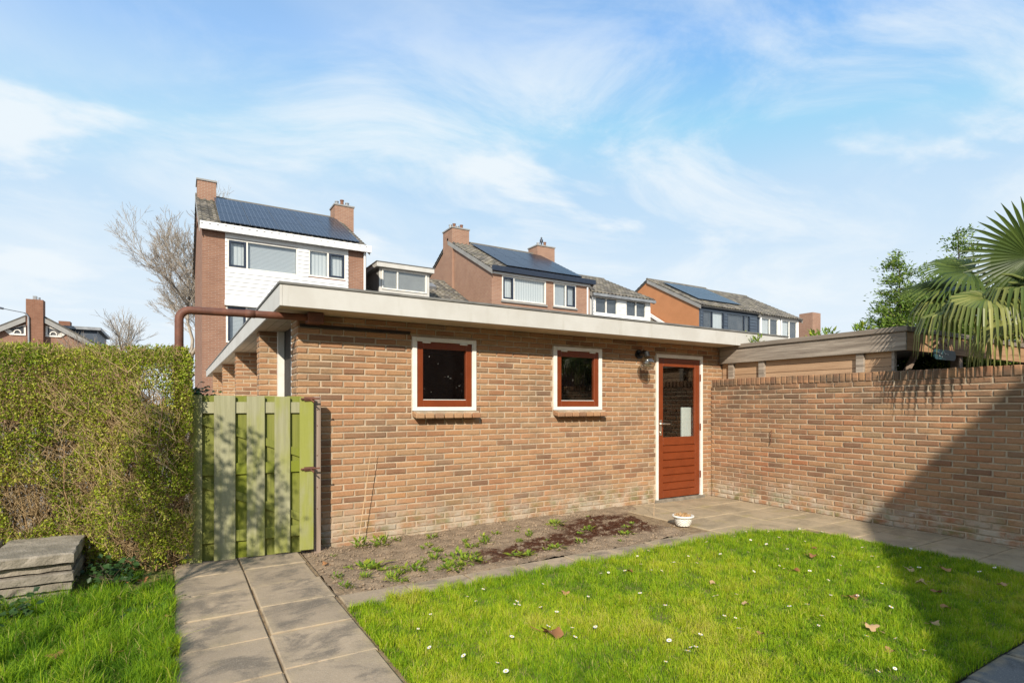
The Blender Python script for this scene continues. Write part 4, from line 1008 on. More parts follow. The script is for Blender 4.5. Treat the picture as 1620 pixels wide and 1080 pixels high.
# the garden's own house, behind the camera: its sloping roof edge throws the shadow on the lawn
own = thing('garden_house', 'gabled brick house at the terrace end of the garden', 'house', (1.4, -9, -.09))
def own_z(x): return 5.909 + .684 * x
m_ = MB(); pl = [(-2.6, -.09), (-2.6, own_z(-2.6)), (2.6, own_z(2.6)), (8.0, own_z(2.6) - 5.4 * .684), (8.0, -.09)]; m_.prism(pl, 1, -14, -5.8); m_.build('wall', M['hbrick'], own)
m_ = MB(); m_.prism([(-3.0, own_z(-3.0) + .01), (2.6, own_z(2.6) + .01), (8.4, own_z(2.6) - 5.8 * .684 + .01), (8.4, own_z(2.6) - 5.8 * .684 - .14), (2.6, own_z(2.6) - .14), (-3.0, own_z(-3.0) - .14)], 1, -14.2, -5.795); m_.build('roof', M['bitumen'], own)
for a, b, c_, d in ((-1.6, .4, .9, 2.3), (.9, 2.7, .05, 2.3), (-.6, 1.4, 3.2, 4.4)):
    m_ = MB(); ring(m_, a, b, c_, d, -5.799, -5.74, .08); w_ = m_.build('window', M['white_frame'], own)
    m_ = MB(); m_.box(a + .08, b - .08, -5.798, -5.77, c_ + .08, d - .08); m_.build('pane', M['dark_room'], w_)

nb_ = thing('adjoining_house', 'dark brick house adjoining the gabled house at the terrace', 'house', (14, -9.5, -.09))  # unseen house added so the shed panes reflect something dark
m_ = MB(); m_.box(8.05, 20, -14, -5.9, -.09, 5.4); m_.build('wall', M['hbrick_dark'], nb_)
m_ = MB(); m_.prism([(-5.5, 5.35), (-10, 7.2), (-14.3, 5.35), (-14.3, 5.2), (-10, 7.05), (-5.5, 5.2)], 0, 8.5, 20.1); m_.build('roof', M['bitumen'], nb_)
# ------------------------------------------------------------------ grass, daisies, leaves
def grass(name, n, x0, x1, y0, y1, inside, zf, label, hmin=.025, hmax=.06, shift=0.):
    P = []
    while len(P) < n:
        x = rng.uniform(x0, x1, 20000); y = rng.uniform(y0, y1, 20000); d = x * .518 + y * .8554; l = x * .8554 - y * .518
        ok = (d > .6) & (np.abs(l / np.maximum(d, .1)) < 1.02) & (1.37 * 875 / np.maximum(d, .1) < 520)
        keep = rng.uniform(size=20000) < np.clip(2.4 / np.maximum(d, .3), .3, 1)
        for a, b in zip(x[ok & keep], y[ok & keep]):
            if inside(a, b): P.append((a, b))
        if len(P) == 0: break
    P = np.array(P[:n]); n = len(P)
    z = np.array([zf(a, b) for a, b in P]); low = np.array([nz(a, b, 1.1, 21) for a, b in P]); mid = np.array([nz(a, b, 5.5, 23) for a, b in P]); hi = np.array([nz(a, b, 17, 29) for a, b in P])
    tuft = np.array([nz(a, b, 11, 31) for a, b in P]); H = (hmin + (hmax - hmin) * rng.beta(2, 2.6, n)) * np.clip(1 + .45 * mid + .45 * hi + .75 * tuft, .35, 2)
    az = rng.uniform(0, 2 * math.pi, n) ; az = np.where(rng.uniform(size=n) < .5, az, 6 * hi + 4 * mid + rng.normal(0, .6, n))
    lean = np.abs(rng.normal(.35, .28, n)) + .25 * np.clip(hi, 0, 1)
    D = np.stack([np.cos(az), np.sin(az), np.zeros(n)], 1); S = np.stack([-np.sin(az), np.cos(az), np.zeros(n)], 1)
    tw = rng.normal(0, .8, n); S = S * np.cos(tw)[:, None] + D * np.sin(tw)[:, None]
    W = rng.uniform(.0016, .0034, n)[:, None]
    B = np.stack([P[:, 0], P[:, 1], z - .004], 1); up = np.array([0, 0, 1.])
    m1 = B + D * (lean * H * .35)[:, None] + up * (H * .6)[:, None]
    tp = B + D * (lean * H * 1.15)[:, None] + up * (H * (1 - .28 * np.minimum(lean, 1.6)))[:, None]
    V = np.stack([B - S * W * .5, B + S * W * .5, m1 + S * W * .5, m1 - S * W * .5, tp + S * W * .12, tp - S * W * .12], 1).reshape(-1, 3)
    i = np.arange(n) * 6
    F = np.concatenate([np.stack([i, i + 1, i + 2, i + 3], 1), np.stack([i + 3, i + 2, i + 4, i + 5], 1)])
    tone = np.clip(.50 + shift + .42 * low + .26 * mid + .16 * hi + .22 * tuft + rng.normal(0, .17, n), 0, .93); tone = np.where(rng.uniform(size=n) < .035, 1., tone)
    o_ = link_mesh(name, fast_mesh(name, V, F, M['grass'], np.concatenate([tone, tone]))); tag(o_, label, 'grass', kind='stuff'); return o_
lawn_z = lambda x, y: .012 + .012 * nz(x, y, 1.3, 1); verge_z = lambda x, y: .018 * nz(x, y, 1.5, 3)
grass('lawn_grass', 205000, 1.0, 5.95, 1.19, 3.72, in_lawn, lawn_z, 'bright green mown grass of the lawn in front of the shed')
bare = lambda x, y: in_verge(x, y) and not (y > 4.9 and x > -.62 and nz(x, y, 3, 14) > -.25 + (5.2 - y)) and not (-1.9 < x < -.6 and 4.95 < y) and y < 5.5
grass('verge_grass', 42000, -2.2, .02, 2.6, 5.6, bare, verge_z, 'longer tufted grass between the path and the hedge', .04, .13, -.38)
def edge_ok(x, y): return (abs(y - 3.69) < .05 and 1.0 < x < 5.3) or (abs(x - 1.0) < .035 and 1.3 < y < 3.7) or (abs(x + .03) < .04 and 2.4 < y < 5.0 and nz(x, y, 6, 2) > -.1)
grass('edge_tufts', 9000, -.1, 5.4, 1.3, 3.76, edge_ok, lambda x, y: .014, 'grass tufts growing over the slab edges of the lawn', .04, .085)

m_ = MB()
m_.tube([(0, 0, 0), (.002, .001, .05)], .0012, 4, mi=2)
for k in range(13):
    a = 2 * math.pi * k / 13; ca, sa = math.cos(a), math.sin(a); w = .0035
    m_.add([(.003 * ca, .003 * sa, .052), (.012 * ca - w * sa, .012 * sa + w * ca, .055), (.017 * ca, .017 * sa, .054), (.012 * ca + w * sa, .012 * sa - w * ca, .055)], [(0, 1, 2, 3), (3, 2, 1, 0)], mi=0)
m_.lathe([(.0055, .052), (.0045, .057), (.001, .059)], (0, 0, 0), 8, mi=1)
daisy_me = m_.mesh('daisy', [M['petal'], M['yolk'], M['weed']])
n = 0
while n < 96:
    x, y = random.uniform(1.1, 5.8), random.uniform(1.3, 3.66)
    if not in_lawn(x, y): continue
    q = in_view((x, y, 0)); dens_ = .25 + .75 * (nz(x, y, 1.5, 40) > .0) + (.4 if y > 3.1 else 0)
    if not q or not (0 < q[0] < 1620 and q[1] < 1085) or random.random() > dens_ * .6: continue
    sh = .375 * (x - 6.92) - .632 * (y - 3.43) > 0
    if sh and random.random() < .8: continue
    o_ = link_mesh('daisy', daisy_me, None, (x, y, lawn_z(x, y) + random.uniform(-.005, .012)), random.uniform(0, 6)); s_ = random.uniform(.55, .95); o_.scale = (s_, s_, 1); o_.rotation_euler = (random.uniform(-.45, .1), random.uniform(-.45, .1), random.uniform(0, 6))
    tag(o_, 'small white daisy with yellow centre flowering in the lawn', 'daisy', 'daisies flowering in the lawn'); n += 1
LEAF = []
for v in range(4):
    r = random.Random(v + 50); m_ = MB(); pts = []
    for k in range(18):
        a = 2 * math.pi * k / 18; lobe = .62 + .38 * abs(math.cos(a * 2.5)) ** 1.3; rr = .05 * lobe * r.uniform(.85, 1.1); pts.append((rr * math.cos(a), rr * math.sin(a) * .8, .010 + .016 * math.sin(a * 2 + v) + r.uniform(-.004, .006)))
    m_.add([(0, 0, .012)] + pts, [(0, 1 + k, 1 + (k + 1) % 18) for k in range(18)]); m_.tube([(-.045, 0, .008), (-.09, .01, .016)], .0016, 4); LEAF.append(m_.mesh('fallen_leaf', M['dead_leaf'], smooth=True))
def leaf_at(x, y, z, s_, lab, grp):
    o_ = link_mesh('fallen_leaf', random.choice(LEAF), None, (x, y, z), random.uniform(0, 6)); o_.scale = (s_, s_, s_); o_.rotation_euler = (random.uniform(-.18, .18), random.uniform(-.18, .18), random.uniform(0, 6)); tag(o_, lab, 'leaf', grp)
leaf_at(1.84, 2.60, .055, 1.45, 'large curled orange-brown leaf lying alone in the sunlit grass', None)
for x, y in ((3.42, 2.75), (4.25, 2.62), (4.0, 2.05), (3.25, 2.35), (2.9, 2.0), (5.05, 2.93), (4.80, 2.80), (3.55, 1.72), (3.95, 1.55), (2.35, 3.15), (3.1, 3.3), (3.3, 1.5)):
    leaf_at(x, y, .042, random.uniform(.55, .95), 'dry brown leaf fallen on the sunlit lawn', 'dry leaves on the sunlit lawn')
for x, y in ((4.75, 1.95), (5.05, 2.15), (4.62, 1.80), (5.3, 2.0), (4.3, 1.62), (5.2, 1.62)):
    leaf_at(x, y, .045, random.uniform(.7, 1.1), 'dry brown leaf lying in the shaded corner of the lawn', 'dry leaves in the lawn shade')
for x, y in ((-.35, 4.62), (-.42, 3.75), (-.30, 3.62), (-.55, 3.75), (-.75, 3.55), (-.22, 5.0), (-.12, 4.95), (-.30, 5.05), (-.05, 4.05)):
    leaf_at(x, y, .05, random.uniform(.6, .95), 'dry leaf lying in the grass below the hedge', 'dry leaves below the hedge')
leaf_at(1.10, 4.93, .0, .7, 'orange dry leaf lying on the soil beside the path edge', None)

# ------------------------------------------------------------------ small plants in the bed
def rosette(n, spread, hgt, lw, seed):
    r = np.random.default_rng(seed); az = r.uniform(0, 2 * math.pi, n); el = r.uniform(.25, 1.35, n); rad = r.uniform(0, spread * .45, n)
    base = np.stack([np.cos(az + 1) * rad, np.sin(az + 1) * rad, r.uniform(0, hgt * .7, n)], 1); D = np.stack([np.cos(az) * np.cos(el), np.sin(az) * np.cos(el), np.sin(el)], 1)
    N = np.cross(D, np.stack([-np.sin(az), np.cos(az), np.zeros(n)], 1)); L = r.uniform(.4, 1, n) * max(hgt, spread) * .6
    return leaf_cloud('weed_plant', base, D, N, L, L * lw, M['weed'], np.clip(r.normal(.55, .25, n), 0, 1))
WEEDS = [rosette(26, .10, .07, .35, 1), rosette(34, .14, .05, .22, 2), rosette(46, .12, .12, .3, 3), rosette(18, .08, .04, .45, 4)]
spots = [(1.53, 5.40, 2, 1.15), (1.70, 5.30, 2, 1.2), (1.90, 5.40, 0, 1.0), (2.25, 5.30, 1, 1.0), (2.45, 4.80, 1, 1.3), (2.62, 4.85, 2, 1.0), (2.15, 4.65, 0, .9), (1.45, 4.62, 1, 1.0), (1.62, 4.58, 1, .8), (1.85, 4.55, 0, .9), (2.05, 4.52, 3, 1), (2.3, 4.35, 1, .9), (1.75, 4.32, 3, 1.1),
         (3.15, 4.85, 2, .8), (3.75, 5.18, 1, 1.3), (2.75, 4.25, 1, 1.0), (3.1, 4.28, 1, 1.1), (3.45, 4.35, 0, 1.0), (3.65, 4.62, 3, 1.0), (3.9, 4.78, 1, 1.0), (3.6, 4.95, 0, .9), (4.05, 4.35, 1, 1.0), (4.3, 4.6, 0, .8), (4.5, 4.75, 3, .9), (1.25, 4.75, 3, .8), (1.3, 4.4, 1, .8), (2.5, 5.05, 3, 1.0), (3.3, 5.3, 3, .7), (4.3, 5.3, 3, .8), (2.0, 4.95, 3, .8)]
spots += [(random.uniform(1.15, 4.5), random.uniform(4.12, 5.35), random.choice((1, 3, 3, 1, 0)), random.uniform(.45, .85)) for _ in range(26)]
spots += [(1.9 + random.gauss(0, .55), 4.55 + random.gauss(0, .22), random.choice((1, 1, 0)), random.uniform(.7, 1.5)) for _ in range(16)]
spots = [(min(max(a, 1.1), 4.5), min(max(b, 4.12), 5.4), c_, d) for a, b, c_, d in spots]
for x, y, v, s_ in spots:
    o_ = link_mesh('weed_plant', WEEDS[v], None, (x, y, bed_z(x, y) - .004), random.uniform(0, 6)); o_.scale = (s_ * random.uniform(.9, 1.5), s_ * random.uniform(.9, 1.5), s_ * (random.uniform(.4, .9) if v != 2 else 1))
    tag(o_, ['leafy green weed with broad leaves growing in the bare soil', 'low feathery weed rosette spreading on the bare soil', 'upright yellow-green young plant growing in the soil bed', 'tiny round-leaved weed seedling in the soil bed'][v], 'weed', ['broad-leaved weeds in the bed', 'feathery weeds in the bed', 'upright young plants in the bed', 'weed seedlings in the bed'][v])
st = thing('bamboo_cane', 'thin pale cane leaning from the soil bed toward the brick wall', 'cane', (1.53, 5.50, 0))
m_ = MB(); m_.tube([(1.525, 5.46, -.03), (1.60, 5.45, .5), (1.655, 5.43, .97)], [.0045, .004, .003], 6); m_.build('cane', M['bamboo'], st)
st = thing('dry_stalk', 'thin dry forked stalk standing in the soil before the shed door', 'stalk', (5.0, 5.02, 0))
m_ = MB(); m_.tube([(5.05, 4.95, -.02), (5.06, 4.95, .22), (5.02, 4.95, .45)], [.003, .0025, .0015], 5); m_.tube([(5.06, 4.95, .22), (5.11, 4.94, .31)], [.002, .001], 4); m_.build('stalk', M['bamboo'], st)

# white basket of bulbs
BX, BY = 4.93, 4.38
bk = thing('wicker_basket', 'small white woven basket filled with dry bulbs on the patio', 'basket', (BX, BY, .005))
m_ = MB()
for k in range(7):
    z_ = .012 + k * .0135; r_ = .070 + .032 * (k / 7) ** .8; m_.tube([(BX + (r_ + .003 * (-1) ** (j + k)) * math.cos(2 * math.pi * j / 28), BY + (r_ + .003 * (-1) ** (j + k)) * math.sin(2 * math.pi * j / 28), z_) for j in range(29)], .0078, 5, cap=False)
m_.build('weave', M['wicker'], bk, smooth=True)
m_ = MB()
for k in range(14):
    a = 2 * math.pi * k / 14; m_.tube([(BX + .066 * math.cos(a), BY + .066 * math.sin(a), .005), (BX + .103 * math.cos(a), BY + .103 * math.sin(a), .11)], .004, 5)
m_.build('stakes', M['wicker'], bk)
m_ = MB(); m_.tube([(BX + .112 * math.cos(2 * math.pi * j / 30), BY + .112 * math.sin(2 * math.pi * j / 30), .112) for j in range(31)], .0125, 7, cap=False); m_.build('rim', M['wicker'], bk, smooth=True)
m_ = MB(); m_.lathe([(.001, .008), (.066, .008), (.098, .09), (.001, .095)], (BX, BY, 0), 20); m_.build('lining', M['sand'], bk)
m_ = MB(); m_.lathe([(.001, -.024), (.014, -.020), (.024, -.004), (.022, .010), (.010, .022), (.003, .034), (.001, .040)], (0, 0, 0), 9); bulb_me = m_.mesh('flower_bulb', M['bulb'], smooth=True)
for k in range(17):
    a = random.uniform(0, 6.28); r_ = .082 * math.sqrt(random.random()); o_ = link_mesh('flower_bulb', bulb_me, None, (BX + r_ * math.cos(a), BY + r_ * math.sin(a), .108 + .018 * (1 - r_ / .09) + random.uniform(-.004, .012))); o_.rotation_euler = (random.uniform(-1.2, 1.2), random.uniform(-1.2, 1.2), a)
    tag(o_, 'dry tan flower bulb heaped in the white wicker basket', 'bulb', 'bulbs heaped in the basket')

# stack of old concrete slabs beneath the hedge
lay_ = [(.055, -.665, 5.03, 0), (.060, -.645, 5.005, .01), (.062, -.630, 4.985, -.006), (.055, -.65, 5.025, .004), (.075, -.628, 4.975, .008)]
labs = ['half-buried old concrete slab, lowest of the stack under the hedge', 'old concrete slab second from the bottom of the stack under the hedge', 'mossy concrete slab in the middle of the stack under the hedge', 'dark concrete slab second from the top of the stack under the hedge', 'rough grey concrete slab, topmost of the stack under the hedge']
z_ = .0
for (h_, xr_, yf_, rz_), lb in zip(lay_, labs):
    m_ = MB(); nx_, ny_ = 9, 7; X0, X1, Y0, Y1 = xr_ - .48, xr_, yf_, yf_ + .72
    def ob_(p): return [(a + random.uniform(-.006, .006), b + random.uniform(-.006, .006), c_ + random.uniform(-.003, .003)) for a, b, c_ in p]
    ringp = [(X0 + (X1 - X0) * k / 8, Y0) for k in range(9)] + [(X1, Y0 + (Y1 - Y0) * k / 8) for k in range(1, 9)] + [(X1 - (X1 - X0) * k / 8, Y1) for k in range(1, 9)] + [(X0, Y1 - (Y1 - Y0) * k / 8) for k in range(1, 8)]
    n_ = len(ringp); cxm, cym = (X0 + X1) / 2, (Y0 + Y1) / 2
    def rr(s_): return [(cxm + (a - cxm) * s_, cym + (b - cym) * s_) for a, b in ringp]
    vs_ = ob_([(a, b, z_ + .004) for a, b in ringp]) + ob_([(a, b, z_ + h_ - .012) for a, b in ringp]) + ob_([(a, b, z_ + h_ - .002) for a, b in rr(.965)]) + [(cxm, cym, z_ + h_), (cxm, cym, z_ + .004)]
    fs = []
    for lv in range(2):
        for k in range(n_): fs.append((lv * n_ + k, lv * n_ + (k + 1) % n_, (lv + 1) * n_ + (k + 1) % n_, (lv + 1) * n_ + k))
    for k in range(n_): fs.append((2 * n_ + k, 2 * n_ + (k + 1) % n_, 3 * n_)); fs.append(((k + 1) % n_, k, 3 * n_ + 1))
    m_.add(vs_, fs); o_ = m_.build('concrete_slab', M['old_slab']); tag(o_, lb, 'slab', 'stacked concrete slabs'); z_ += h_ + .006
m_ = MB(); m_.box(-1.75, -1.14, 5.0, 5.72, .0, z_ - .004); o_ = m_.build('concrete_slab', M['old_slab'], bevel=.012); tag(o_, 'thick concrete block lying level beside the slab stack under the hedge', 'slab', 'stacked concrete slabs')

# ------------------------------------------------------------------ hedge
hd = thing('hedge', 'clipped privet hedge with sparse yellow-green leaves and bare twigs beside the gate', 'hedge', (-1.2, 5.9, 0))
def hfront(x): return 5.37 + .34 * np.clip((-.25 - x) / .55, 0, 1)
HX0, HX1, HB, HT = -3.4, .11, 6.5, 1.86
nl = 150000
x = rng.uniform(HX0, HX1, nl); x = np.where(rng.uniform(size=nl) < .72, rng.uniform(-1.6, HX1, nl), x); u = rng.uniform(size=nl); z = HT * rng.uniform(.02, 1, nl)
dep = np.abs(rng.normal(0, .11, nl)); bulge = np.array([nz(a, b, 2.2, 60) for a, b in zip(x, z)]) * .07 + np.array([nz(a, b, 6, 61) for a, b in zip(x, z)]) * .035
y = hfront(x) + bulge + dep - .075
s_ = rng.uniform(size=nl)
topm = s_ < .20; z = np.where(topm, HT - .02 - np.abs(rng.normal(0, .06, nl)) + np.where(rng.uniform(size=nl) < .06, rng.uniform(0, .06, nl), 0) + .05 * np.array([nz(a, b, 5, 62) for a, b in zip(x, u)]), z); y = np.where(topm, hfront(x) + u * (HB - hfront(x)), y)
endm = (s_ > .20) & (s_ < .36); x = np.where(endm, HX1 - np.abs(rng.normal(0, .07, nl)) + .5 * bulge, x); y = np.where(endm, hfront(0) + u * .95, y)
y = np.where(z > HT - .12, y + (z - HT + .12) * .8, y); x = x - np.where(z > HT - .1, (z - HT + .1) * .4, 0)
thin = (z < .75) & (x < -.45); keep = np.array([nz(a, b, 4.5, 63) for a, b in zip(x, z)]) > np.where(thin, -.06, np.where(z < .3, -.16, -.34))
lowend = (z < .12); keep &= ~(lowend & (rng.uniform(size=nl) < .7))
P = np.stack([x, y, z], 1)[keep]; nl = len(P)
Dv = unit(nl) * .8 + np.array([0, -.5, .55]); Dv /= np.linalg.norm(Dv, axis=1, keepdims=True); Nv = unit(nl) + np.array([0, -.5, .8])
L = rng.uniform(.012, .027, nl); clump = np.array([nz(a, b, 3.2, 64) + .6 * nz(a, b, 9, 65) for a, b in zip(P[:, 0], P[:, 2])])
tone = np.clip(.58 + .24 * clump + rng.normal(0, .2, nl), 0, .97)
o_ = link_mesh('foliage', leaf_cloud('foliage', P, Dv, Nv, L, L * .55, M['hedge_leaf'], tone), hd); o_['kind'] = 'stuff'
def sticks(name, A, B, r0, r1, mat, tone):
    """three-sided tapering sticks from A to B"""
    T = B - A; T /= np.linalg.norm(T, axis=1, keepdims=True) + 1e-9; ref = np.where(np.abs(T[:, 2:3]) < .8, np.array([[0, 0, 1.]]), np.array([[1., 0, 0]])); U = np.cross(T, ref); U /= np.linalg.norm(U, axis=1, keepdims=True); Wv = np.cross(T, U)
    rings = []
    for Q, r_ in ((A, r0), (B, r1)):
        for k in range(3):
            a = 2 * math.pi * k / 3; rings.append(Q + (U * math.cos(a) + Wv * math.sin(a)) * np.asarray(r_).reshape(-1, 1))
    V = np.stack(rings, 1).reshape(-1, 3); i = np.arange(len(A)) * 6
    F = np.concatenate([np.stack([i + k, i + (k + 1) % 3, i + 3 + (k + 1) % 3, i + 3 + k], 1) for k in range(3)])
    return fast_mesh(name, V, F, mat, np.tile(tone, 3))
A, B, R0, R1, TN = [], [], [], [], []
def twig(p, d, l, r_, lev):
    d = d.normalized(); q = p + d * l; A.append(p[:]); B.append(q[:]); R0.append(r_); R1.append(r_ * .75); TN.append(min(1, max(0, random.gauss(.35 + .15 * lev, .22))))
    if lev >= 4: return
    for k in range(random.choice((2, 2, 3)) if lev < 3 else 2):
        nd = d + Vector((random.gauss(0, .5), random.gauss(-.12, .45), random.gauss(.22, .4))); e_ = q + nd.normalized() * l
        if e_.x > HX1 + .03 or e_.z > HT + .02 or e_.y < float(hfront(e_.x)) - .01 or e_.y > HB or e_.z < .03: nd = Vector((random.gauss(-.2, .4), random.gauss(.2, .3), .5))
        twig(q, nd, l * random.uniform(.62, .92), r_ * .66, lev + 1)
for k in range(150):
    x_ = random.uniform(-1.9, .06) if k < 125 else random.uniform(HX0, -1.9); y_ = random.uniform(float(hfront(x_)) + .05, float(hfront(x_)) + .5); z0_ = 0
    p = Vector((x_, y_, 0))
    for lvl in range(4):
        d_ = Vector((random.gauss(0, .22), random.gauss(0, .16), 1)).normalized(); q = p + d_ * random.uniform(.28, .45)
        A.append(p[:]); B.append(q[:]); r_ = .009 - .0016 * lvl; R0.append(r_); R1.append(r_ - .0014); TN.append(random.uniform(.1, .5))
        for j in range(3): twig(p.lerp(q, random.random()), Vector((random.gauss(0, .7), random.gauss(-.35, .5), random.gauss(.5, .35))), random.uniform(.09, .17), .0042, 1)
        p = q
        if p.z > HT - .15: break
ns = 13000
xs = rng.uniform(-1.7, HX1, ns); zs_ = rng.uniform(.1, HT - .02, ns); b0 = np.stack([xs, hfront(xs) - .06 + np.abs(rng.normal(.03, .06, ns)) + .06 * np.array([nz(a, b, 2.2, 60) for a, b in zip(xs, zs_)]), zs_], 1)
e0 = b0 + (unit(ns) * .7 + np.array([0, -.15, .45])) * rng.uniform(.03, .09, ns)[:, None]; e0[:, 0] = np.minimum(e0[:, 0], HX1 + .03); e0[:, 2] = np.minimum(e0[:, 2], HT + .02)
Aa = np.concatenate([np.array(A), b0]); Ba = np.concatenate([np.array(B), e0]); r0a = np.concatenate([R0, np.full(ns, .0021)]); r1a = np.concatenate([R1, np.full(ns, .0013)]); ta = np.concatenate([TN, np.clip(rng.normal(.65, .25, ns), 0, 1)])
o_ = link_mesh('branches', sticks('branches', Aa, Ba, r0a, r1a, M['twig'], ta), hd); o_['kind'] = 'stuff'
# ivy in the shade of the hedge foot and on the gate corner
def ivy(cx_, cy_, cz_, sx, sy, sz, n, label):
    P = np.array([cx_, cy_, cz_]) + rng.normal(size=(n, 3)) * np.array([sx, sy, sz]); P[:, 2] = np.maximum(P[:, 2], .01); D_ = unit(n); D_[:, 2] *= .4; D_ /= np.linalg.norm(D_, axis=1, keepdims=True); N_ = np.tile([[0, -.4, 1.]], (n, 1)) + unit(n) * .5; L_ = rng.uniform(.03, .055, n)
    t_ = thing('ivy_plant', label, 'ivy', (cx_, cy_, cz_)); o_ = link_mesh('foliage', leaf_cloud('foliage', P, D_, N_, L_, L_ * .9, M['evergreen'], rng.uniform(size=n)), t_); o_['kind'] = 'stuff'
    k = rng.integers(0, n, 40); q_ = np.array([cx_, cy_, max(0.0, cz_ - .05)]) + rng.normal(size=(40, 3)) * np.array([sx, sy, 0]) * .4
    o_ = link_mesh('stems', sticks('stems', q_, P[k], np.full(40, .002), np.full(40, .0014), M['bark'], np.full(40, .5)), t_); o_['kind'] = 'stuff'
ivy(-1.0, 4.55, .06, .12, .16, .04, 230, 'dark green ivy creeping in front of the slab stack')
ivy(-.42, 5.12, .10, .10, .12, .06, 170, 'dark ivy growing at the foot of the hedge beside the slab stack')
ivy(.12, 5.62, 1.47, .07, .06, .035, 150, 'small bunch of ivy showing above the gate corner')
ivy(-.16, 4.35, .035, .07, .12, .015, 120, 'low ground-hugging ivy at the path edge')

# ------------------------------------------------------------------ trees
def grow(seed, base, height, spread, levels, r0, lean=(0, 0, 0)):
    r = random.Random(seed); A_, B_, r0_, r1_ = [], [], [], []
    def br(p, d, l, rad, lev):
        n_ = 3 if lev < 3 else 2; q = p
        for s_ in range(n_):
            d = (d + Vector((r.gauss(0, .13), r.gauss(0, .13), r.gauss(.03, .08)))).normalized(); q2 = q + d * (l / n_); A_.append(q[:]); B_.append(q2[:]); ra = rad * (1 - .28 * s_ / n_); r0_.append(ra); r1_.append(rad * (1 - .28 * (s_ + 1) / n_)); q = q2
            if lev < levels and (s_ or lev):
                nd = (d + Vector((r.gauss(0, spread), r.gauss(0, spread), r.gauss(.1, .3)))).normalized(); br(q, nd, l * r.uniform(.5, .72), rad * .5, lev + 1)
        if lev < levels:
            for k in range(2): br(q, (d + Vector((r.gauss(0, spread * .7), r.gauss(0, spread * .7), r.gauss(.12, .25)))).normalized(), l * r.uniform(.6, .8), rad * .58, lev + 1)
    br(Vector(base), (Vector((0, 0, 1)) + Vector(lean)).normalized(), height, r0, 0)
    return [np.array(v) for v in (A_, B_, r0_, r1_)]
def bare_tree(name, label, seed, base, h_, spread, lev, r0, lean=(0, 0, 0)):
    t_ = thing(name, label, 'tree', base); A_, B_, a, b = grow(seed, base, h_, spread, lev, r0, lean); a = np.maximum(a, .006); b = np.maximum(b, .005); big = a > r0 * .55
    link_mesh('trunk', sticks('trunk', A_[big], B_[big], a[big], b[big], M['bare'], np.full(big.sum(), .5)), t_); o_ = link_mesh('crown', sticks('crown', A_[~big], B_[~big], a[~big], b[~big], M['bare'], np.full((~big).sum(), .5)), t_)
bare_tree('bare_tree', 'leafless tree with fine upswept twigs standing beside the tall brick house', 3, (.45, 34, -.09), 4.3, .44, 7, .18, (-.06, 0, 0))
bare_tree('bare_tree', 'small distant leafless tree showing above the hedge', 9, (-4.9, 62, -.09), 3.9, .5, 5, .2)

# conifer behind the canopy
cf = thing('conifer_tree', 'loose feathery green conifer growing behind the timber canopy', 'tree', (11.6, 4.9, -.09))
A, B, R0, R1 = [], [], [], []; LP, LD = [], []
random.seed(21)
stems = [((11.5, 4.95), 4.2), ((12.0, 4.2), 4.55), ((11.5, 5.3), 3.15), ((12.3, 3.7), 3.7), ((11.4, 4.5), 3.4), ((12.3, 5.0), 3.7), ((11.6, 4.0), 3.3), ((11.9, 4.7), 3.6)]
for (sx, sy), sh in stems:
    p = Vector((sx, sy, -.09)); top = Vector((sx + random.uniform(-.2, .2), sy + random.uniform(-.2, .2), sh)); A.append(p[:]); B.append(top[:]); R0.append(.05); R1.append(.008)
    for k in range(54):
        f_ = .34 + .66 * k / 54; q = p.lerp(top, f_); az_ = random.uniform(0, 6.28); ln = (1.06 - f_) * 1.35 + .05; d_ = Vector((math.cos(az_), math.sin(az_), random.uniform(.0, .55))).normalized(); e_ = q + d_ * ln * random.uniform(.6, 1.05) + Vector((0, 0, -.05)); A.append(q[:]); B.append(e_[:]); R0.append(.010); R1.append(.004)
        for j in range(int(12 + 400 * ln)):
            s_ = random.uniform(.15, 1.05); w = q.lerp(e_, s_) + Vector((random.gauss(0, .05 + .05 * s_), random.gauss(0, .05 + .05 * s_), random.gauss(0, .035))); LP.append(w[:]); LD.append((d_ * .9 + Vector((random.gauss(0, .6), random.gauss(0, .6), random.gauss(.05, .4))))[:])
for k in range(150):
    d_ = Vector((random.gauss(0, 1), random.gauss(0, 1), random.gauss(0, 1))).normalized(); q = Vector((11.75, 4.75, 2.75)) + Vector((d_.x * .75, d_.y * .85, d_.z * .75)) * random.uniform(.35, 1.0); d_ = (d_ + Vector((0, 0, .35))).normalized(); e_ = q + d_ * random.uniform(.2, .45); A.append(q[:]); B.append(e_[:]); R0.append(.007); R1.append(.003)
    for j in range(75):
        s_ = random.uniform(0, 1.1); w = q.lerp(e_, s_) + Vector((random.gauss(0, .05), random.gauss(0, .05), random.gauss(0, .04))) * (1.3 - s_ * .6); LP.append(w[:]); LD.append((d_ + Vector((random.gauss(0, .6), random.gauss(0, .6), random.gauss(.05, .45))))[:])
LP = np.array(LP); LD = np.array(LD); LD /= np.linalg.norm(LD, axis=1, keepdims=True); n_ = len(LP); L = rng.uniform(.04, .09, n_)
link_mesh('trunk', sticks('trunk', np.array(A), np.array(B), np.array(R0), np.array(R1), M['bark'], np.full(len(A), .5)), cf)
o_ = link_mesh('crown', leaf_cloud('crown', LP, LD, unit(n_) + np.array([0, 0, .8]), L, L * .32, M['conifer'], np.clip(rng.normal(.5, .24, n_), 0, 1)), cf)

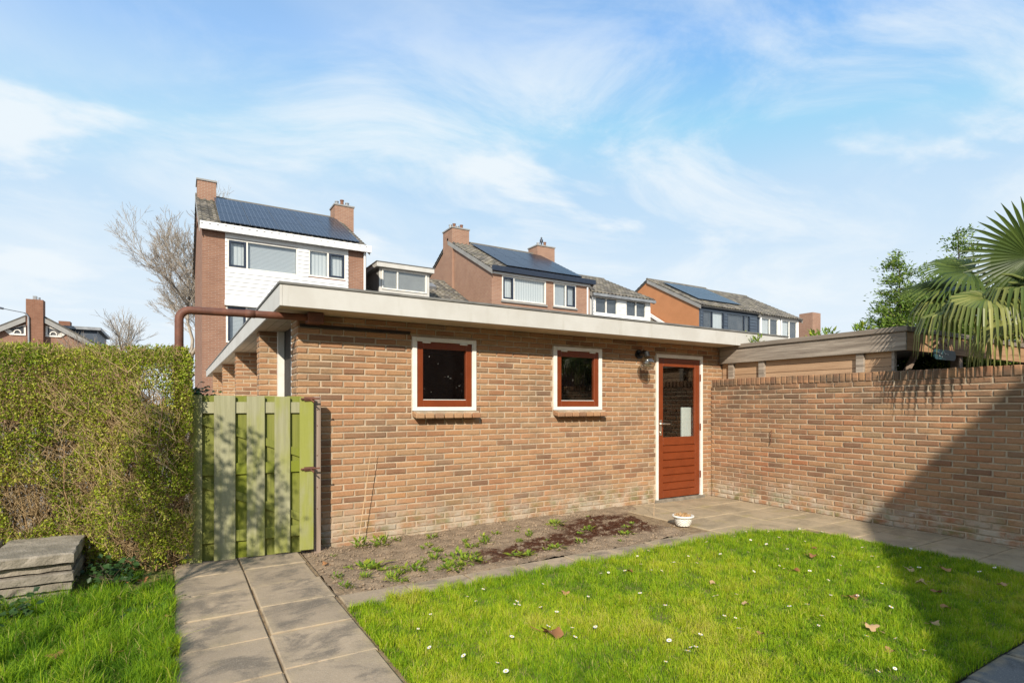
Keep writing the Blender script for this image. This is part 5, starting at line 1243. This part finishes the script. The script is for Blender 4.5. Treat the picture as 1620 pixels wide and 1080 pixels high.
# fan palm behind the garden wall
pm = thing('palm_tree', 'fan palm with arching split leaves behind the garden wall', 'palm', (7.62, 1.95, -.09))
CR = Vector((7.62, 1.95, 2.55))
m_ = MB(); m_.tube([(7.66, 1.95, -.09), (7.63, 1.95, 1.2), CR - Vector((0, 0, .1))], [.11, .12, .13], 12); m_.build('trunk', M['bark'], pm)
m_ = MB()
for k in range(160):
    a = random.uniform(0, 6.28); z_ = random.uniform(.4, 2.4); m_.tube([(7.63 + .11 * math.cos(a), 1.95 + .11 * math.sin(a), z_), (7.63 + .17 * math.cos(a), 1.95 + .17 * math.sin(a), z_ - .12)], .006, 3)
o_ = m_.build('trunk_fibre', M['bark'], pm); o_['kind'] = 'stuff'
def frond(hub, axis, up, rad, nseg, droop, span=2.75, tone=.5, pet=True):
    """a split fan leaf: hub point, axis it points along, leaf normal"""
    axis = axis.normalized(); up = (up - axis * up.dot(axis)).normalized(); sd = axis.cross(up); mb_ = MB()
    for k in range(nseg):
        a = -span + 2 * span * (k + .5) / nseg; dr = axis * math.cos(a) + sd * math.sin(a); ln = rad * (.74 + .26 * math.cos(a * .55)) * random.uniform(.94, 1.04); w = rad * .030
        tw = sd * math.cos(a) - axis * math.sin(a); pts = []
        for s_, wf in ((.0, .15), (.28, .75), (.55, 1.0), (.78, .72), (1.0, .06)):
            c_ = hub + dr * (ln * s_) + up * (.06 * rad * math.sin(s_ * 2.2)) ; sag = droop * max(0, s_ - .42) ** 1.7 * ln * 1.9; c_ = c_ + Vector((0, 0, -sag)) - dr * (sag * .45)
            pts.append((c_, wf * w))
        vs_ = []
        for c_, ww in pts: vs_ += [c_ - tw * ww, c_ - up * ww * .35, c_ + tw * ww]
        fs = []
        for j in range(4): fs += [(3 * j, 3 * j + 1, 3 * j + 4, 3 * j + 3), (3 * j + 1, 3 * j + 2, 3 * j + 5, 3 * j + 4)]
        mb_.add(vs_, fs, min(1, max(0, tone + random.gauss(0, .13))))
    fo = mb_.build('frond', M['palm_leaf'], pm, tones=True)
    if pet:
        q = MB(); q.tube([CR, CR.lerp(hub, .5) + Vector((0, 0, .06)), hub], [.018, .012, .009], 6); q.build('petiole', M['weed_stem'], fo)
M['weed_stem'] = simple('palm_petiole', (.16, .19, .05), None, .5)
random.seed(33)
V3 = Vector
# leaves that hang out over the wall toward the garden, then the rest of the crown all round
frond(V3((7.52, 2.10, 2.90)), V3((-.45, .25, .75)), V3((-.75, -.55, -.1)), .72, 46, .10, 2.75, .22)
frond(V3((7.2, 2.62, 2.66)), V3((-.35, .95, .02)), V3((-.35, -.2, .95)), .62, 30, .2, 1.5, .45)
frond(V3((7.02, 2.58, 2.48)), V3((-.75, .62, -.12)), V3((-.3, -.1, .95)), .56, 30, .75, 2.0, .55)
frond(V3((6.66, 2.18, 2.40)), V3((-.85, .35, -.25)), V3((-.35, -.3, .9)), .56, 32, 1.0, 2.2, .70)
frond(V3((6.80, 2.48, 2.36)), V3((-.55, .8, -.25)), V3((-.3, .1, .95)), .56, 32, 1.0, 2.1, .62)
frond(V3((6.86, 1.96, 2.46)), V3((-.85, -.25, -.1)), V3((-.4, -.3, .9)), .58, 30, .9, 2.1, .6)
frond(V3((7.22, 2.50, 2.78)), V3((-.5, .75, .25)), V3((-.5, -.2, .8)), .60, 32, .3, 1.8, .35)
frond(V3((7.34, 2.55, 2.60)), V3((.1, .98, .05)), V3((-.4, -.1, .9)), .58, 30, .3, 1.8, .4)
for k in range(11):
    a = -1.9 + 2 * math.pi * k / 11 * .62 - .6; el = random.uniform(-.25, .85); ax_ = V3((math.cos(a) * math.cos(el), math.sin(a) * math.cos(el), math.sin(el))); frond(CR + ax_ * random.uniform(.42, .62) + V3((.05, 0, .08)), ax_ + V3((0, 0, -.1)), V3((0, 0, 1)) - ax_ * .2, random.uniform(.5, .66), 26, random.uniform(.3, .9), 2.2, random.uniform(.3, .6))
# dry, hanging lower leaves
for a, dx in ((2.6, 0), (1.5, .1)):
    ax_ = V3((math.cos(a), math.sin(a), -.75)).normalized(); frond(CR + ax_ * .45 + V3((0, .1, -.05)), ax_, V3((-.5, 0, .8)), .5, 22, .9, 1.7, .85)
# little green plants sprouting on the canopy roof edge
for k, (x_, y_, s_) in enumerate(((7.35, 5.15, 1.0), (7.3, 5.35, 1.4), (7.6, 4.2, 1.1), (7.5, 3.75, 1.2), (7.9, 4.6, 1.3))):
    o_ = link_mesh('roof_weed', WEEDS[2], None, (x_, y_, 2.26), random.uniform(0, 6)); o_.scale = (s_ * 1.5, s_ * 1.5, s_ * 1.5); tag(o_, 'light green leafy plant sprouting on the timber canopy roof', 'plant', 'plants on the canopy roof')
# evergreen shrub outside the picture that dapples the path and gate
sb = thing('evergreen_tree', 'small evergreen tree with a round crown between terrace and hedge', 'tree', (-1.75, 2.45, 0))
n_ = 3000; d_ = unit(n_) * (rng.uniform(size=n_) ** .45)[:, None]; P = np.array([-1.62, 2.55, 2.52]) + d_ * np.array([.62, .58, .68]); keep = np.array([nz(a + c_, b, 3.2, 70) for a, b, c_ in P]) > -.16; P = P[keep]; n_ = len(P); L = rng.uniform(.045, .08, n_)
link_mesh('crown', leaf_cloud('crown', P, unit(n_), unit(n_), L, L * .5, M['evergreen'], rng.uniform(size=n_)), sb)
m_ = MB(); m_.tube([(-1.75, 2.45, -.02), (-1.72, 2.47, 1.1), (-1.65, 2.52, 2.0), (-1.6, 2.55, 2.8)], [.035, .03, .02, .006], 7)
for k in range(9):
    a = k * 2.4; m_.tube([(-1.68, 2.5, 1.7 + .1 * k), (-1.66 + .25 * math.cos(a), 2.52 + .25 * math.sin(a), 2.0 + .1 * k), (-1.64 + .48 * math.cos(a), 2.54 + .48 * math.sin(a), 2.2 + .09 * k)], [.011, .008, .003], 5)
m_.build('trunk', M['bark'], sb)
print('TOP-LEVEL', sum(o.parent is None for o in scene.objects), 'OBJ', len(scene.objects))
